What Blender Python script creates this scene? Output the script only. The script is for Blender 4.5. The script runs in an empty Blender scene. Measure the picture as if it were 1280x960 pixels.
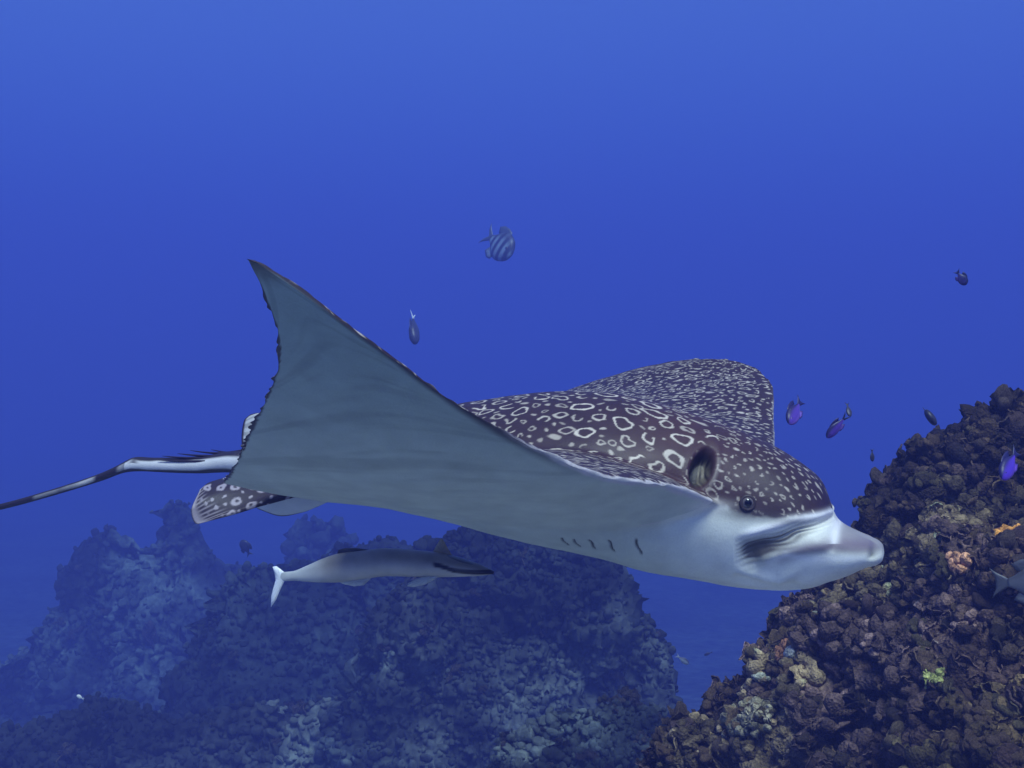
import bpy, bmesh, math, random
import numpy as np
from mathutils import Vector, Matrix, Euler, noise, kdtree

# ------------------------------------------------------------------ camera, light, exposure
scene = bpy.context.scene
C = bpy.context.collection
FPX = 1800.0                                   # focal length in photo pixels (1280 wide)
cam_data = bpy.data.cameras.new('camera')
cam = bpy.data.objects.new('camera', cam_data); C.objects.link(cam)
cam_data.sensor_width = 36.0
cam_data.lens = 36.0 * FPX / 1280.0
cam_data.clip_start = 0.05
cam_data.clip_end = 2000.0
cam.rotation_euler = (math.radians(90), 0, 0)  # level, looking along +Y
scene.camera = cam

SUN_EL, SUN_AZ = math.radians(57), math.radians(166)   # azimuth clockwise from +Y
world = bpy.data.worlds.new('World'); scene.world = world; world.use_nodes = True
wn = world.node_tree
bg = wn.nodes['Background']
sky = wn.nodes.new('ShaderNodeTexSky'); sky.sky_type = 'NISHITA'; sky.sun_disc = False
sky.sun_elevation = SUN_EL; sky.sun_rotation = SUN_AZ
wn.links.new(sky.outputs['Color'], bg.inputs['Color'])
bg.inputs['Strength'].default_value = 0.05
sd = bpy.data.lights.new('sun', 'SUN'); sun = bpy.data.objects.new('sun', sd); C.objects.link(sun)
sd.energy = 2.0; sd.angle = math.radians(24); sd.color = (1.0, 0.96, 0.9)
to_sun = Vector((math.sin(SUN_AZ) * math.cos(SUN_EL), math.cos(SUN_AZ) * math.cos(SUN_EL), math.sin(SUN_EL)))
sun.rotation_euler = to_sun.to_track_quat('Z', 'Y').to_euler()
sun.location = (0, 0, 40)
scene.view_settings.view_transform = 'Standard'
scene.view_settings.look = 'None'
scene.view_settings.gamma = 1.0
scene.view_settings.exposure = 1.95
scene.view_settings.use_curve_mapping = False
scene.render.engine = 'CYCLES'
scene.cycles.use_denoising = True
scene.cycles.max_bounces = 8
scene.cycles.diffuse_bounces = 4
scene.cycles.volume_bounces = 2
scene.cycles.use_adaptive_sampling = False

# ------------------------------------------------------------------ helpers
def at(px, py, depth):
    """photo pixel + distance along the view axis -> world point"""
    return Vector(((px - 640) / FPX * depth, depth, -(py - 480) / FPX * depth))

def tag(o, label=None, cat=None, group=None, kind=None):
    if label: o['label'] = label
    if cat: o['category'] = cat
    if group: o['group'] = group
    if kind: o['kind'] = kind
    return o

def empty(name, loc=(0, 0, 0), mat=None):
    o = bpy.data.objects.new(name, None); C.objects.link(o)
    if mat is not None: o.matrix_world = mat
    else: o.location = loc
    o.empty_display_size = 0.05
    return o

def link(name, me, mat=None, parent=None):
    o = bpy.data.objects.new(name, me); C.objects.link(o)
    if mat is not None and not me.materials: me.materials.append(mat)
    if parent is not None: o.parent = parent
    return o

def mesh_np(name, V, Fq, smooth=True):
    me = bpy.data.meshes.new(name)
    me.from_pydata([tuple(v) for v in V], [], [tuple(int(i) for i in f) for f in Fq])
    me.update()
    if smooth: me.shade_smooth()
    return me

def fast_mesh(name, V, Fs, smooth=True):
    """numpy verts and an (n,3) or (n,4) face array -> mesh"""
    V = np.asarray(V, np.float32); Fs = np.asarray(Fs, np.int32)
    me = bpy.data.meshes.new(name)
    n, k = Fs.shape
    me.vertices.add(len(V)); me.vertices.foreach_set('co', V.ravel())
    me.loops.add(n * k); me.loops.foreach_set('vertex_index', Fs.ravel())
    me.polygons.add(n)
    me.polygons.foreach_set('loop_start', np.arange(0, n * k, k, dtype=np.int32))
    me.update(calc_edges=True)
    if smooth: me.shade_smooth()
    return me

def set_col(me, col):
    a = me.color_attributes.new('Col', 'FLOAT_COLOR', 'POINT')
    c4 = np.ones((len(me.vertices), 4), np.float32); c4[:, :3] = col
    a.data.foreach_set('color', c4.ravel())

def sstep(x, a, b):
    t = np.clip((x - a) / (b - a), 0, 1); return t * t * (3 - 2 * t)

def interp(x, X, Y):
    """monotone cubic (pchip) interpolation"""
    x = np.asarray(x, float); X = np.asarray(X, float); Y = np.asarray(Y, float)
    if Y.ndim == 2: return np.stack([interp(x, X, Y[:, k]) for k in range(Y.shape[1])], -1)
    h = np.diff(X); d = np.diff(Y) / h
    m = np.zeros_like(Y); m[0], m[-1] = d[0], d[-1]
    ok = d[:-1] * d[1:] > 0
    w1, w2 = 2 * h[1:] + h[:-1], h[1:] + 2 * h[:-1]
    with np.errstate(divide='ignore', invalid='ignore'):
        m[1:-1] = np.where(ok, (w1 + w2) / (w1 / d[:-1] + w2 / d[1:]), 0)
    i = np.clip(np.searchsorted(X, x) - 1, 0, len(X) - 2)
    t = np.clip((x - X[i]) / h[i], 0, 1); hh = h[i]
    return ((2*t**3 - 3*t**2 + 1) * Y[i] + (t**3 - 2*t**2 + t) * hh * m[i]
            + (-2*t**3 + 3*t**2) * Y[i+1] + (t**3 - t**2) * hh * m[i+1])

def vnoise(P, scale, seed=0):
    """cheap smooth value noise on an (n,3) array, range about -1..1"""
    P = np.asarray(P, float) * scale
    i = np.floor(P).astype(np.int64); f = P - i; f = f * f * (3 - 2 * f)
    def hsh(ix, iy, iz):
        h = (ix * 374761393 + iy * 668265263 + iz * 2147483647 + seed * 974634777) & 0xFFFFFFFF
        h = ((h ^ (h >> 13)) * 1274126177) & 0xFFFFFFFF
        h = (h ^ (h >> 16)) & 0xFFFF
        return h / 32767.5 - 1
    r = 0
    for dx in (0, 1):
        for dy in (0, 1):
            for dz in (0, 1):
                w = (f[:, 0] if dx else 1 - f[:, 0]) * (f[:, 1] if dy else 1 - f[:, 1]) * (f[:, 2] if dz else 1 - f[:, 2])
                r = r + w * hsh(i[:, 0] + dx, i[:, 1] + dy, i[:, 2] + dz)
    return r

def fbm(P, scale, seed=0, octv=4):
    r, a = 0, 1.0
    for k in range(octv):
        r = r + a * vnoise(P, scale * 2**k, seed + k); a *= 0.5
    return r

def new_mat(name):
    m = bpy.data.materials.new(name); m.use_nodes = True
    nt = m.node_tree; b = nt.nodes['Principled BSDF']
    return m, nt, b

def skin_mat(name, rough=0.55, grain=0.12, bump=0.0006, gscale=400.0, spec=0.3):
    """colour from the painted skin pattern (Col), with fine procedural grain and relief"""
    m, nt, b = new_mat(name)
    at_ = nt.nodes.new('ShaderNodeAttribute'); at_.attribute_name = 'Col'
    tc = nt.nodes.new('ShaderNodeTexCoord')
    nz = nt.nodes.new('ShaderNodeTexNoise'); nz.inputs['Scale'].default_value = gscale; nz.inputs['Detail'].default_value = 5
    nz2 = nt.nodes.new('ShaderNodeTexNoise'); nz2.inputs['Scale'].default_value = gscale / 14; nz2.inputs['Detail'].default_value = 6
    for q in (nz, nz2): nt.links.new(tc.outputs['Object'], q.inputs['Vector'])
    add = nt.nodes.new('ShaderNodeMath'); add.operation = 'ADD'
    nt.links.new(nz.outputs['Fac'], add.inputs[0]); nt.links.new(nz2.outputs['Fac'], add.inputs[1])
    mr = nt.nodes.new('ShaderNodeMapRange')
    mr.inputs['From Min'].default_value = 0.6; mr.inputs['From Max'].default_value = 1.4
    mr.inputs['To Min'].default_value = 1 - grain; mr.inputs['To Max'].default_value = 1 + grain
    nt.links.new(add.outputs[0], mr.inputs['Value'])
    mx = nt.nodes.new('ShaderNodeVectorMath'); mx.operation = 'SCALE'
    nt.links.new(at_.outputs['Color'], mx.inputs[0]); nt.links.new(mr.outputs['Result'], mx.inputs['Scale'])
    nt.links.new(mx.outputs['Vector'], b.inputs['Base Color'])
    b.inputs['Roughness'].default_value = rough
    b.inputs['Specular IOR Level'].default_value = spec
    bp = nt.nodes.new('ShaderNodeBump'); bp.inputs['Strength'].default_value = 0.6; bp.inputs['Distance'].default_value = bump
    nt.links.new(add.outputs[0], bp.inputs['Height']); nt.links.new(bp.outputs['Normal'], b.inputs['Normal'])
    return m

def flat_mat(name, col, rough=0.5, spec=0.3):
    m, nt, b = new_mat(name)
    tc = nt.nodes.new('ShaderNodeTexCoord')
    nz = nt.nodes.new('ShaderNodeTexNoise'); nz.inputs['Scale'].default_value = 120; nz.inputs['Detail'].default_value = 4
    nt.links.new(tc.outputs['Object'], nz.inputs['Vector'])
    cr = nt.nodes.new('ShaderNodeValToRGB')
    cr.color_ramp.elements[0].position = 0.3; cr.color_ramp.elements[1].position = 0.7
    cr.color_ramp.elements[0].color = tuple(c * 0.8 for c in col) + (1,)
    cr.color_ramp.elements[1].color = tuple(min(1, c * 1.15) for c in col) + (1,)
    nt.links.new(nz.outputs['Fac'], cr.inputs['Fac']); nt.links.new(cr.outputs['Color'], b.inputs['Base Color'])
    b.inputs['Roughness'].default_value = rough; b.inputs['Specular IOR Level'].default_value = spec
    return m
# ------------------------------------------------------------------ the spotted eagle ray
# body coordinates: a = metres behind the snout tip, b = sideways (+ = the animal's right), c = up
RAY_S = np.array([.421, 1.634, -.19]); RAY_PSI, RAY_TH, RAY_RO = .2453, .05336, -.012
_h = np.array([math.cos(RAY_PSI)*math.cos(RAY_TH), -math.sin(RAY_PSI)*math.cos(RAY_TH), -math.sin(RAY_TH)])
_n = np.array([-math.sin(RAY_PSI), -math.cos(RAY_PSI), 0.0]); _u = np.cross(_h, -_n)
_n, _u = math.cos(RAY_RO)*_n + math.sin(RAY_RO)*_u, -math.sin(RAY_RO)*_n + math.cos(RAY_RO)*_u
RAY_M = Matrix(((_h[0], -_n[0], _u[0], RAY_S[0]), (_h[1], -_n[1], _u[1], RAY_S[1]), (_h[2], -_n[2], _u[2], RAY_S[2]), (0, 0, 0, 1)))

def inv(px, py, b):
    """photo pixel + known sideways distance b -> body point (a, b, c)"""
    d = np.array([(px - 640) / FPX, 1, -(py - 480) / FPX])
    t = ((RAY_S + b * _n) @ _n) / (d @ _n); P = d * t - RAY_S
    return (-(P @ _h), b, P @ _u)

BODY = np.array([  # a, top, bottom, half width, edge up, edge low, roundness up, roundness low
    (.000, .0075, -.0105, .022, -.002, -.002, .50, .5),
    (.006, .0125, -.0155, .036, -.003, -.003, .50, .5),
    (.018, .016, -.019, .046, -.004, -.004, .50, .5),
    (.035, .023, -.029, .057, -.003, -.003, .50, .5),
    (.050, .031, -.036, .063, -.001, -.001, .55, .5),
    (.058, .043, -.039, .067, .003, .003, .85, .5),
    (.064, .060, -.042, .070, .007, .007, .80, .5),
    (.072, .076, -.046, .073, .012, .012, .66, .5),
    (.085, .087, -.050, .077, .020, .020, .54, .5),
    (.100, .097, -.053, .081, .027, .027, .48, .5),
    (.125, .111, -.055, .085, .036, .036, .47, .5),
    (.150, .120, -.055, .089, .043, .043, .49, .5),
    (.175, .129, -.054, .096, .050, .050, .52, .5),
    (.200, .137, -.052, .104, .064, .038, .58, .6),
    (.250, .151, -.047, .118, .084, .020, .70, .8),
    (.325, .163, -.033, .130, .100, .012, .85, 1.),
    (.400, .159, -.022, .135, .098, .012, .95, 1.),
    (.500, .141, -.004, .125, .084, .020, 1.0, 1.),
    (.580, .115, .008, .105, .066, .026, .9, .9),
    (.640, .093, .013, .085, .043, .043, .7, .7),
    (.700, .078, .020, .060, .045, .045, .6, .6),
    (.760, .066, .027, .034, .046, .046, .5, .5),
    (.800, .0625, .035, .018, .049, .049, .5, .5),
    (.850, .0525, .0305, .012, .0415, .0415, .5, .5),
    (.900, .0475, .0285, .010, .038, .038, .5, .5),
    (.928, .0460, .0280, .009, .037, .037, .5, .5),
    (.938, .0480, .0270, .011, .0375, .0375, .5, .5),
    (.948, .0420, .0260, .009, .034, .034, .5, .5),
    (.983, .0235, .0125, .006, .018, .018, .5, .5),
    (1.063, -.0065, -.0155, .0048, -.011, -.011, .5, .5),
    (1.134, -.030, -.038, .0042, -.034, -.034, .5, .5),
    (1.35, -.079, -.086, .0035, -.0825, -.0825, .5, .5),
    (1.75, -.118, -.123, .0025, -.1205, -.1205, .5, .5),
    (2.20, -.099, -.101, .0010, -.100, -.100, .5, .5)])
A0, A1 = .175, .640
sta = np.unique(np.round(np.concatenate([
    [0, .003, .007, .012, .018, .026, .035, .043, .050, .054, .058, .062, .066, .071, .077, .085, .094, .104, .115, .126, .138, .150, .162],
    np.linspace(A0, A1, 38), np.linspace(.655, .80, 11), np.linspace(.815, .99, 16), np.linspace(1.02, 2.2, 26)]), 5))
def body_at(a): return interp(a, BODY[:, 0], BODY[:, 1:])

near_LE = [inv(890, 626, .098), inv(864, 614, .165), inv(835, 606, .22), inv(766, 597, .30), inv(697, 571, .375), inv(629, 537, .445),
           inv(556, 494, .51), inv(497, 450, .555), inv(438, 409, .59), inv(378, 363, .617), inv(307, 319, .64)]
near_TE = [(A1, .085, .043), inv(345, 603, .12), inv(281, 604, .20), inv(285, 591, .30), inv(299, 561, .385), inv(323, 510, .465), inv(339, 474, .512),
           inv(347, 442, .550), inv(343, 403, .583), inv(327, 355, .617), inv(307, 319, .64)]
far_LE = [(A0, -.096, .050), inv(974, 590, -.16), inv(973, 562, -.25), inv(972, 528, -.37), inv(970, 492, -.47), inv(962, 473, -.53), inv(940, 457, -.585),
          inv(900, 448, -.625), inv(850, 450, -.655), inv(800, 460, -.675), inv(760, 471, -.687), inv(715, 486, -.70)]
far_TE = [(A1, -.085, .043), (.70, -.12, .04), (.755, -.20, .038), (.70, -.30, .055), (.64, -.42, .085), (.59, -.53, .11), (.55, -.62, .125), inv(715, 486, -.70)]

NU, NL, NK = 15, 13, 40          # points over the back, under the belly (half ring), across a wing
def build_ray_cage():
    V, A, B = [], [], []; Fq = []
    def add(p, fa, fb): V.append(p); A.append(fa); B.append(fb); return len(V) - 1
    i0 = int(np.argmin(abs(sta - A0))); i1 = int(np.argmin(abs(sta - A1)))
    up = {}; lo = {}     # (i, j) with j = -NU..NU over the back, index 0 = ridge
    for i, a in enumerate(sta):
        top, bot, w, eu, el, nu, nl = body_at(a)
        wing = i0 < i < i1
        if not wing: eu = el = (eu + el) / 2
        for s in (1, -1):
            arc = 0; pb, pc = 0, top
            for j in range(NU + 1):
                if j == 0 and s == -1: up[i, 0] = up[i, 0]; continue
                x = math.sin(j / NU * math.pi / 2) if nu < .75 else j / NU * (1 - .0) if nu > .95 else \
                    (1 - (nu - .75) / .2) * math.sin(j / NU * math.pi / 2) + (nu - .75) / .2 * j / NU
                bb = w * x; cc = eu + (top - eu) * max(0, 1 - x * x) ** nu
                arc += math.hypot(bb - pb, cc - pc); pb, pc = bb, cc
                up[i, s * j] = add((a, s * bb, cc), (a, s * arc, 1.0 if j < NU or wing else .5), (-1, 0, s))
            for j in range(NL + 1):
                if j == 0 and s == -1: continue
                x = math.sin(j / NL * math.pi / 2) if nl < .75 else j / NL
                if j == NL and not wing: lo[i, s * j] = up[i, s * NU]; continue
                bb = w * x; cc = el + (bot - el) * max(0, 1 - x * x) ** nl
                lo[i, s * j] = add((a, s * bb, cc), (a, s * bb * 1.1, 0.0), (-1, 0, s))
    for i in range(len(sta) - 1):
        for j in range(-NU, NU):
            Fq.append((up[i, j], up[i + 1, j], up[i + 1, j + 1], up[i, j + 1]))
        for j in range(-NL, NL):
            Fq.append((lo[i, j + 1], lo[i + 1, j + 1], lo[i + 1, j], lo[i, j]))
    # caps: snout and tail end
    for i, flip in ((0, False), (len(sta) - 1, True)):
        ring = [up[i, j] for j in range(-NU, NU + 1)] + [lo[i, j] for j in range(NL - 1, -NL, -1)]
        p = np.mean([V[k] for k in ring], 0); p = (p[0] + (-.0015 if not flip else .004), p[1], p[2])
        c = add(tuple(p), (p[0], 0, .5), (-1, 0, 0))
        for q in range(len(ring)):
            f = (ring[q], ring[(q + 1) % len(ring)], c)
            Fq.append(f if not flip else f[::-1])
    # wings
    for s, LE, TE in ((1, near_LE, near_TE), (-1, far_LE, far_TE)):
        LE, TE = np.array(LE, float), np.array(TE, float)
        LE[0] = V[up[i0, s * NU]]; TE[0] = V[up[i1, s * NU]]
        def curve(P, ks):
            t = np.abs(P[:, 1]); t = (t - t[0]) / (t[-1] - t[0])
            return np.array([interp(ks, t, P[:, q]) for q in range(3)]).T
        ks = np.linspace(0, 1, NK + 1)
        Lc, Tc = curve(LE, ks), curve(TE, ks)
        rows = list(range(i0, i1 + 1)); us = (sta[rows] - A0) / (A1 - A0)
        rU = np.array([V[up[i, s * NU]] for i in rows]); rL = np.array([V[lo[i, s * NL]] for i in rows])
        rM = (rU + rL) / 2; rH = (rU[:, 2] - rL[:, 2]) / 2
        arcs = np.array([A[up[i, s * NU]][1] for i in rows])
        top = {}; bt = {}
        def mid(u, kk, q):
            k = ks[kk]
            base = Lc[kk] * (1 - u) + Tc[kk] * u
            corr = rM[q] - (rM[0] * (1 - u) + rM[-1] * u)
            return base + corr * (1 - k) ** 2.0
        M = np.array([[mid(us[q], kk, q) for kk in range(NK + 1)] for q in range(len(rows))])
        # normals of the middle sheet
        du = np.gradient(M, axis=0); dk = np.gradient(M, axis=1)
        N = np.cross(du, dk); N /= np.maximum(np.linalg.norm(N, axis=2, keepdims=True), 1e-9)
        N *= np.sign(N[..., 2:3] + 1e-9) * 1.0
        step = np.linalg.norm(np.diff(M, axis=1), axis=2); arc = np.concatenate([np.zeros((len(rows), 1)), np.cumsum(step, 1)], 1)
        TOPP = {}
        for q, i in enumerate(rows):
            u = us[q]; arc_t = 0.0; prev = rU[q]
            foil = 2.6 * (.2969 * math.sqrt(u) - .126 * u - .3516 * u**2 + .2843 * u**3 - .1036 * u**4) * 1.9
            for kk in range(NK + 1):
                k = ks[kk]
                edge = q in (0, len(rows) - 1)
                if kk == 0: top[q, kk], bt[q, kk] = up[i, s * NU], lo[i, s * NL]; continue
                w = sstep(k, 0, .25)
                nn = N[q, kk] * w + np.array([0, 0, 1.]) * (1 - w); nn = nn / np.linalg.norm(nn)
                ht = rH[q] * (1 - k) ** 3.2 + .0125 * (1 - k) ** .7 * foil * sstep(k, 0, .2) + .0011
                pt_ = M[q, kk] + nn * (0 if edge else ht); arc_t += float(np.linalg.norm(pt_ - prev)); prev = pt_
                fa = (M[q, kk, 0], float(arcs[q] + s * arc_t), 1.0)
                if edge or kk == NK:
                    if kk == NK and q > 0: top[q, kk] = bt[q, kk] = top[0, kk]; continue
                    top[q, kk] = bt[q, kk] = add(tuple(M[q, kk]), (fa[0], fa[1], .5), (u, k, s)); continue
                top[q, kk] = add(tuple(M[q, kk] + nn * (ht + rH[q] * ((1 - k) ** 2.3 - (1 - k) ** 3.2))), fa, (u, k, s))
                bt[q, kk] = add(tuple(M[q, kk] - nn * ht), (fa[0], fa[1], 0.0), (u, k, s))
        for q in range(len(rows) - 1):
            for kk in range(NK):
                f = [top[q, kk], top[q + 1, kk], top[q + 1, kk + 1], top[q, kk + 1]]
                g = [bt[q, kk], bt[q, kk + 1], bt[q + 1, kk + 1], bt[q + 1, kk]]
                for ff, fl in ((f, s < 0), (g, s < 0)):
                    ff = [x for n_, x in enumerate(ff) if x not in ff[:n_]]
                    if len(ff) > 2: Fq.append(tuple(ff[::-1]) if fl else tuple(ff))
    return np.array(V), np.array(A), np.array(B), Fq

def paint_spots(fa, fb, mask, seed=4):
    """cream rings, dots and crescents laid over the back in unrolled skin coordinates"""
    rng = random.Random(seed)
    cell = .02
    wa = fa + .0011 * np.sin(fb * 310 + 3 * np.sin(fa * 170)) ; wb = fb + .0011 * np.sin(fa * 290 + 2.5 * np.sin(fb * 190))
    ia, ib = np.floor(wa / cell).astype(int), np.floor(wb / cell).astype(int)
    key = (ia + 50) * 1000 + ib + 500
    order = np.argsort(key, kind='stable'); ks = key[order]
    def near(a, b, r):
        out = []
        for x in range(int(math.floor((a - r) / cell)), int(math.floor((a + r) / cell)) + 1):
            k0 = (x + 50) * 1000 + int(math.floor((b - r) / cell)) + 500; k1 = (x + 50) * 1000 + int(math.floor((b + r) / cell)) + 500
            out.append(order[np.searchsorted(ks, k0, 'left'):np.searchsorted(ks, k1, 'right')])
        return np.concatenate(out)
    val = np.zeros(len(fa))
    placed = []; grid = {}
    def free(a, b, r):
        g = .03; ga, gb = int(a // g), int(b // g)
        for x in range(ga - 1, ga + 2):
            for y in range(gb - 1, gb + 2):
                for (pa, pb, pr) in grid.get((x, y), ()):
                    if (pa - a) ** 2 + (pb - b) ** 2 < (pr + r) ** 2: return False
        return True
    def put(a, b, r): grid.setdefault((int(a // .03), int(b // .03)), []).append((a, b, r))
    def draw(a, b, kind, r, asp, th, wdt, gap=0):
        bright = rng.uniform(.42, .72) + .5 * min(1, max(0, (r - .004) / .004)) * (.35 if kind == 'dot' else 1); bright = min(1, bright + (.22 if abs(b) > .25 else 0)); idx = near(a, b, r * asp + wdt * 2 + .003)
        if not len(idx): return
        x, y = wa[idx] - a, wb[idx] - b
        ct, st = math.cos(th), math.sin(th)
        u, v = (x * ct + y * st) / asp, -x * st + y * ct
        rr = np.hypot(u, v); ang = np.arctan2(v, u)
        lob = 1 + .10 * np.sin(2 * ang + a * 900) + .06 * np.sin(3 * ang + b * 700)
        if kind == 'dot': m = 1 - sstep(rr, r * lob * .8, r * lob * 1.15 + .0006)
        else:
            m = 1 - sstep(np.abs(rr - r * lob), wdt * .55, wdt * 1.15)
            if kind == 'c': m = m * sstep(np.abs(ang), gap, gap + .35)
        val[idx] = np.maximum(val[idx], m * bright)
    # the few big rings by the spiracle, then smaller rings, then dots to fill
    n_tot = 0
    for rmin, rmax, tries, kinds in ((.0095, .0125, 500, 'ring'), (.0050, .0080, 7000, 'mix'), (.0030, .0046, 22000, 'sm'), (.0015, .0026, 30000, 'dot')):
        for _ in range(tries):
            a = rng.uniform(.05, .80); b = rng.uniform(-.80, .80)
            ab = abs(b)
            size = 1.0 if ab < .2 else max(.86, 1 - (ab - .2) * .6)
            if a < .185 or a > .66: size *= .55 if ab < .25 else 1
            if kinds == 'ring' and (ab > .20 or a < .2 or a > .36): continue
            r = rng.uniform(rmin, rmax) * (size if kinds != 'dot' else max(size, .7))
            gapr = .0048 * (size ** .6)
            if a < .17: r *= .85
            if not free(a, b, r + gapr * .5): continue
            put(a, b, r + gapr * .5); n_tot += 1
            th = rng.uniform(-.5, .5)
            if a < .18: th = rng.uniform(-.6, .6)
            wdt = .00125 * (size ** .35)
            if kinds == 'ring': draw(a, b, 'ring', r * .70, rng.uniform(1.3, 1.75), th, .0015)
            elif kinds == 'mix':
                t = rng.random()
                if a < .17: draw(a, b, 'dot', r * .5, rng.uniform(1.2, 2.2), th, 0) if t < .6 else draw(a, b, 'c', r * .7, 1.3, th, wdt, 1.2)
                elif t < .58: draw(a, b, 'ring', r * .85, rng.uniform(1.15, 1.6) * (1.15 if ab > .24 else 1), th, wdt)
                elif t < .85: draw(a, b, 'c', r * .9, rng.uniform(1, 1.5), rng.uniform(0, 6.28), wdt, rng.uniform(.8, 1.7))
                else: draw(a, b, 'dot', r * .5, 2.2, th, 0)
            elif kinds == 'sm':
                t = rng.random()
                if t < .35: draw(a, b, 'ring', r * .8, 1.15, th, wdt * .8)
                elif t < .6: draw(a, b, 'c', r, 1.4, rng.uniform(0, 6.28), wdt * .8, 1.5)
                else: draw(a, b, 'dot', r * .62, rng.uniform(1., 1.9), th, 0)
            else: draw(a, b, 'dot', r * .95, rng.uniform(1., 1.7), th, 0)
    return val * mask

def polydist(a, c, pts):
    """distance from points (a, c) to a polyline, and the position along it 0..1"""
    best = np.full(len(a), 9.0); tt = np.zeros(len(a)); n = len(pts) - 1
    for k in range(n):
        p, q = np.array(pts[k]), np.array(pts[k + 1]); d = q - p
        t = np.clip(((a - p[0]) * d[0] + (c - p[1]) * d[1]) / (d @ d), 0, 1)
        r = np.hypot(a - p[0] - t * d[0], c - p[1] - t * d[1])
        m = r < best; best[m] = r[m]; tt[m] = (k + t[m]) / n
    return best, tt

def make_ray():
    root = empty('eagle_ray', mat=RAY_M)
    tag(root, 'large spotted eagle ray gliding with raised wings above the reef', 'eagle ray')
    V, A, B, Fq = build_ray_cage()
    me = bpy.data.meshes.new('ray_cage')
    me.from_pydata([(-v[0], -v[1], v[2]) for v in V], [], Fq); me.update()
    for nm, arr in (('fA', A), ('fB', B)):
        at_ = me.attributes.new(nm, 'FLOAT_VECTOR', 'POINT'); at_.data.foreach_set('vector', arr.astype(np.float32).ravel())
    tmp = bpy.data.objects.new('tmp_ray', me); C.objects.link(tmp)
    md = tmp.modifiers.new('s', 'SUBSURF'); md.levels = md.render_levels = RAY_LEVEL; md.subdivision_type = 'CATMULL_CLARK'
    dg = bpy.context.evaluated_depsgraph_get()
    bm_ = bpy.data.meshes.new_from_object(tmp.evaluated_get(dg), depsgraph=dg)
    bpy.data.objects.remove(tmp); bpy.data.meshes.remove(me)
    n = len(bm_.vertices)
    co = np.empty(n * 3, np.float32); bm_.vertices.foreach_get('co', co); co = co.reshape(-1, 3).astype(float)
    nr = np.empty(n * 3, np.float32); bm_.vertices.foreach_get('normal', nr); nr = nr.reshape(-1, 3).astype(float)
    fA = np.empty(n * 3, np.float32); bm_.attributes['fA'].data.foreach_get('vector', fA); fA = fA.reshape(-1, 3)
    fB = np.empty(n * 3, np.float32); bm_.attributes['fB'].data.foreach_get('vector', fB); fB = fB.reshape(-1, 3)
    a, b, c = -co[:, 0], -co[:, 1], co[:, 2]
    fa, fb, sheet = fA[:, 0].astype(float), fA[:, 1].astype(float), fA[:, 2].astype(float)
    u, k = fB[:, 0], fB[:, 1]
    onwing = u > -.02
    head = a < .21
    side = np.abs(b) > .02
    # ---- relief: spiracle, mouth groove, lip folds, nostril
    disp = np.zeros(n)
    sp_d = np.hypot((a - .1985 - (c - .09) * -.12) / .013, (c - .088) / .023)     # spiracle opening
    sp = (1 - sstep(sp_d, .55, 1.05)) * (side & (a < .24) & (c > .055) & ~onwing)
    disp -= .020 * sp
    rim = np.exp(-((sp_d - 1.25) / .18) ** 2) * (side & (a < .24) & (c > .06) & ~onwing)
    disp += .0009 * rim
    inner = np.exp(-((a - .193) / .004) ** 2) * sp * (1 - sstep(c, .082, .098)); disp += .004 * inner
    groove, gt = polydist(a, c, [(.140, -.002), (.118, .008), (.09, .024), (.062, .036)])
    gw = .0135 * (1 - .62 * gt)
    g = np.exp(-(groove / gw) ** 2) * side * (a < .16)
    disp -= .0065 * g * (1 - .35 * gt)
    streak = np.sin((c + .40 * (a - .06)) * 1150 + 3.5 * vnoise(np.stack([a * 45, c * 90, a * 0], 1), 1, 3)) * (.4 + .6 * sstep(vnoise(np.stack([a * 60, c * 60, a * 0], 1), 1, 13), -.5, .4))
    disp += .0011 * g * streak
    ridge, rt = polydist(a, c, [(.165, .012), (.13, .024), (.10, .036), (.058, .043)])
    rg = np.exp(-(ridge / .0045) ** 2) * side * (a < .17) * sstep(rt, 0, .25)
    disp += .0028 * rg
    lip, lt = polydist(a, c, [(.128, -.008), (.10, .002), (.06, .012), (.02, .006)])
    disp += .004 * np.exp(-(lip / .008) ** 2) * side * (a < .15)
    fold, ft = polydist(a, c, [(.172, -.022), (.14, -.03), (.112, -.036), (.092, -.022), (.075, -.018)])
    disp += .0042 * np.exp(-(fold / .007) ** 2) * side * (a < .19) * sstep(ft, 0, .2) * (1 - sstep(ft, .55, .9))
    fold2, f2 = polydist(a, c, [(.155, -.036), (.12, -.046), (.095, -.043)])
    disp -= .004 * np.exp(-(fold2 / .006) ** 2) * side * (a < .19)
    nos = np.hypot((a - .010) / .006, (c - .0) / .0065); disp -= .004 * np.exp(-nos ** 2) * (np.abs(b) > .012) * (a < .03)
    # gill slits on the belly
    gill = np.zeros(n)
    gp = [inv(800, 650, .1), inv(766, 660, .098), inv(742, 671, .096), inv(722, 676, .093), inv(708, 683, .09)]
    for (ga, gb, gc) in gp:
        d_ = np.abs(fa - ga - .16 * (np.abs(b) - .1) + .0008 * np.sin(b * 300 + ga * 900)) ; ln = np.abs(np.abs(b) - .1)
        gill = np.maximum(gill, np.exp(-(d_ / .0011) ** 2) * (1 - sstep(ln, .008, .014)) * (sheet < .5) * (c < .06))
    disp -= .0022 * gill
    # muscle relief
    P3 = np.stack([a, b, c], 1)
    disp += .0012 * fbm(P3, 18, 5, 3) * sstep(a, .05, .12) * (1 - sstep(a, .75, .8))
    co += nr * disp[:, None]
    # ragged trailing edges and faintly crinkled leading edge
    te = (1 - sstep((1 - u) * (.08 + .40 * (1 - k)), .0, .0045)) * onwing * (1 - sstep(k, .97, 1))
    tn = vnoise(np.stack([fb * 230, fb * 0, fb * 0], 1), 1, 9) * .0026 + vnoise(np.stack([fb * 60, fb * 0, fb * 0], 1), 1, 19) * .002
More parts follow.
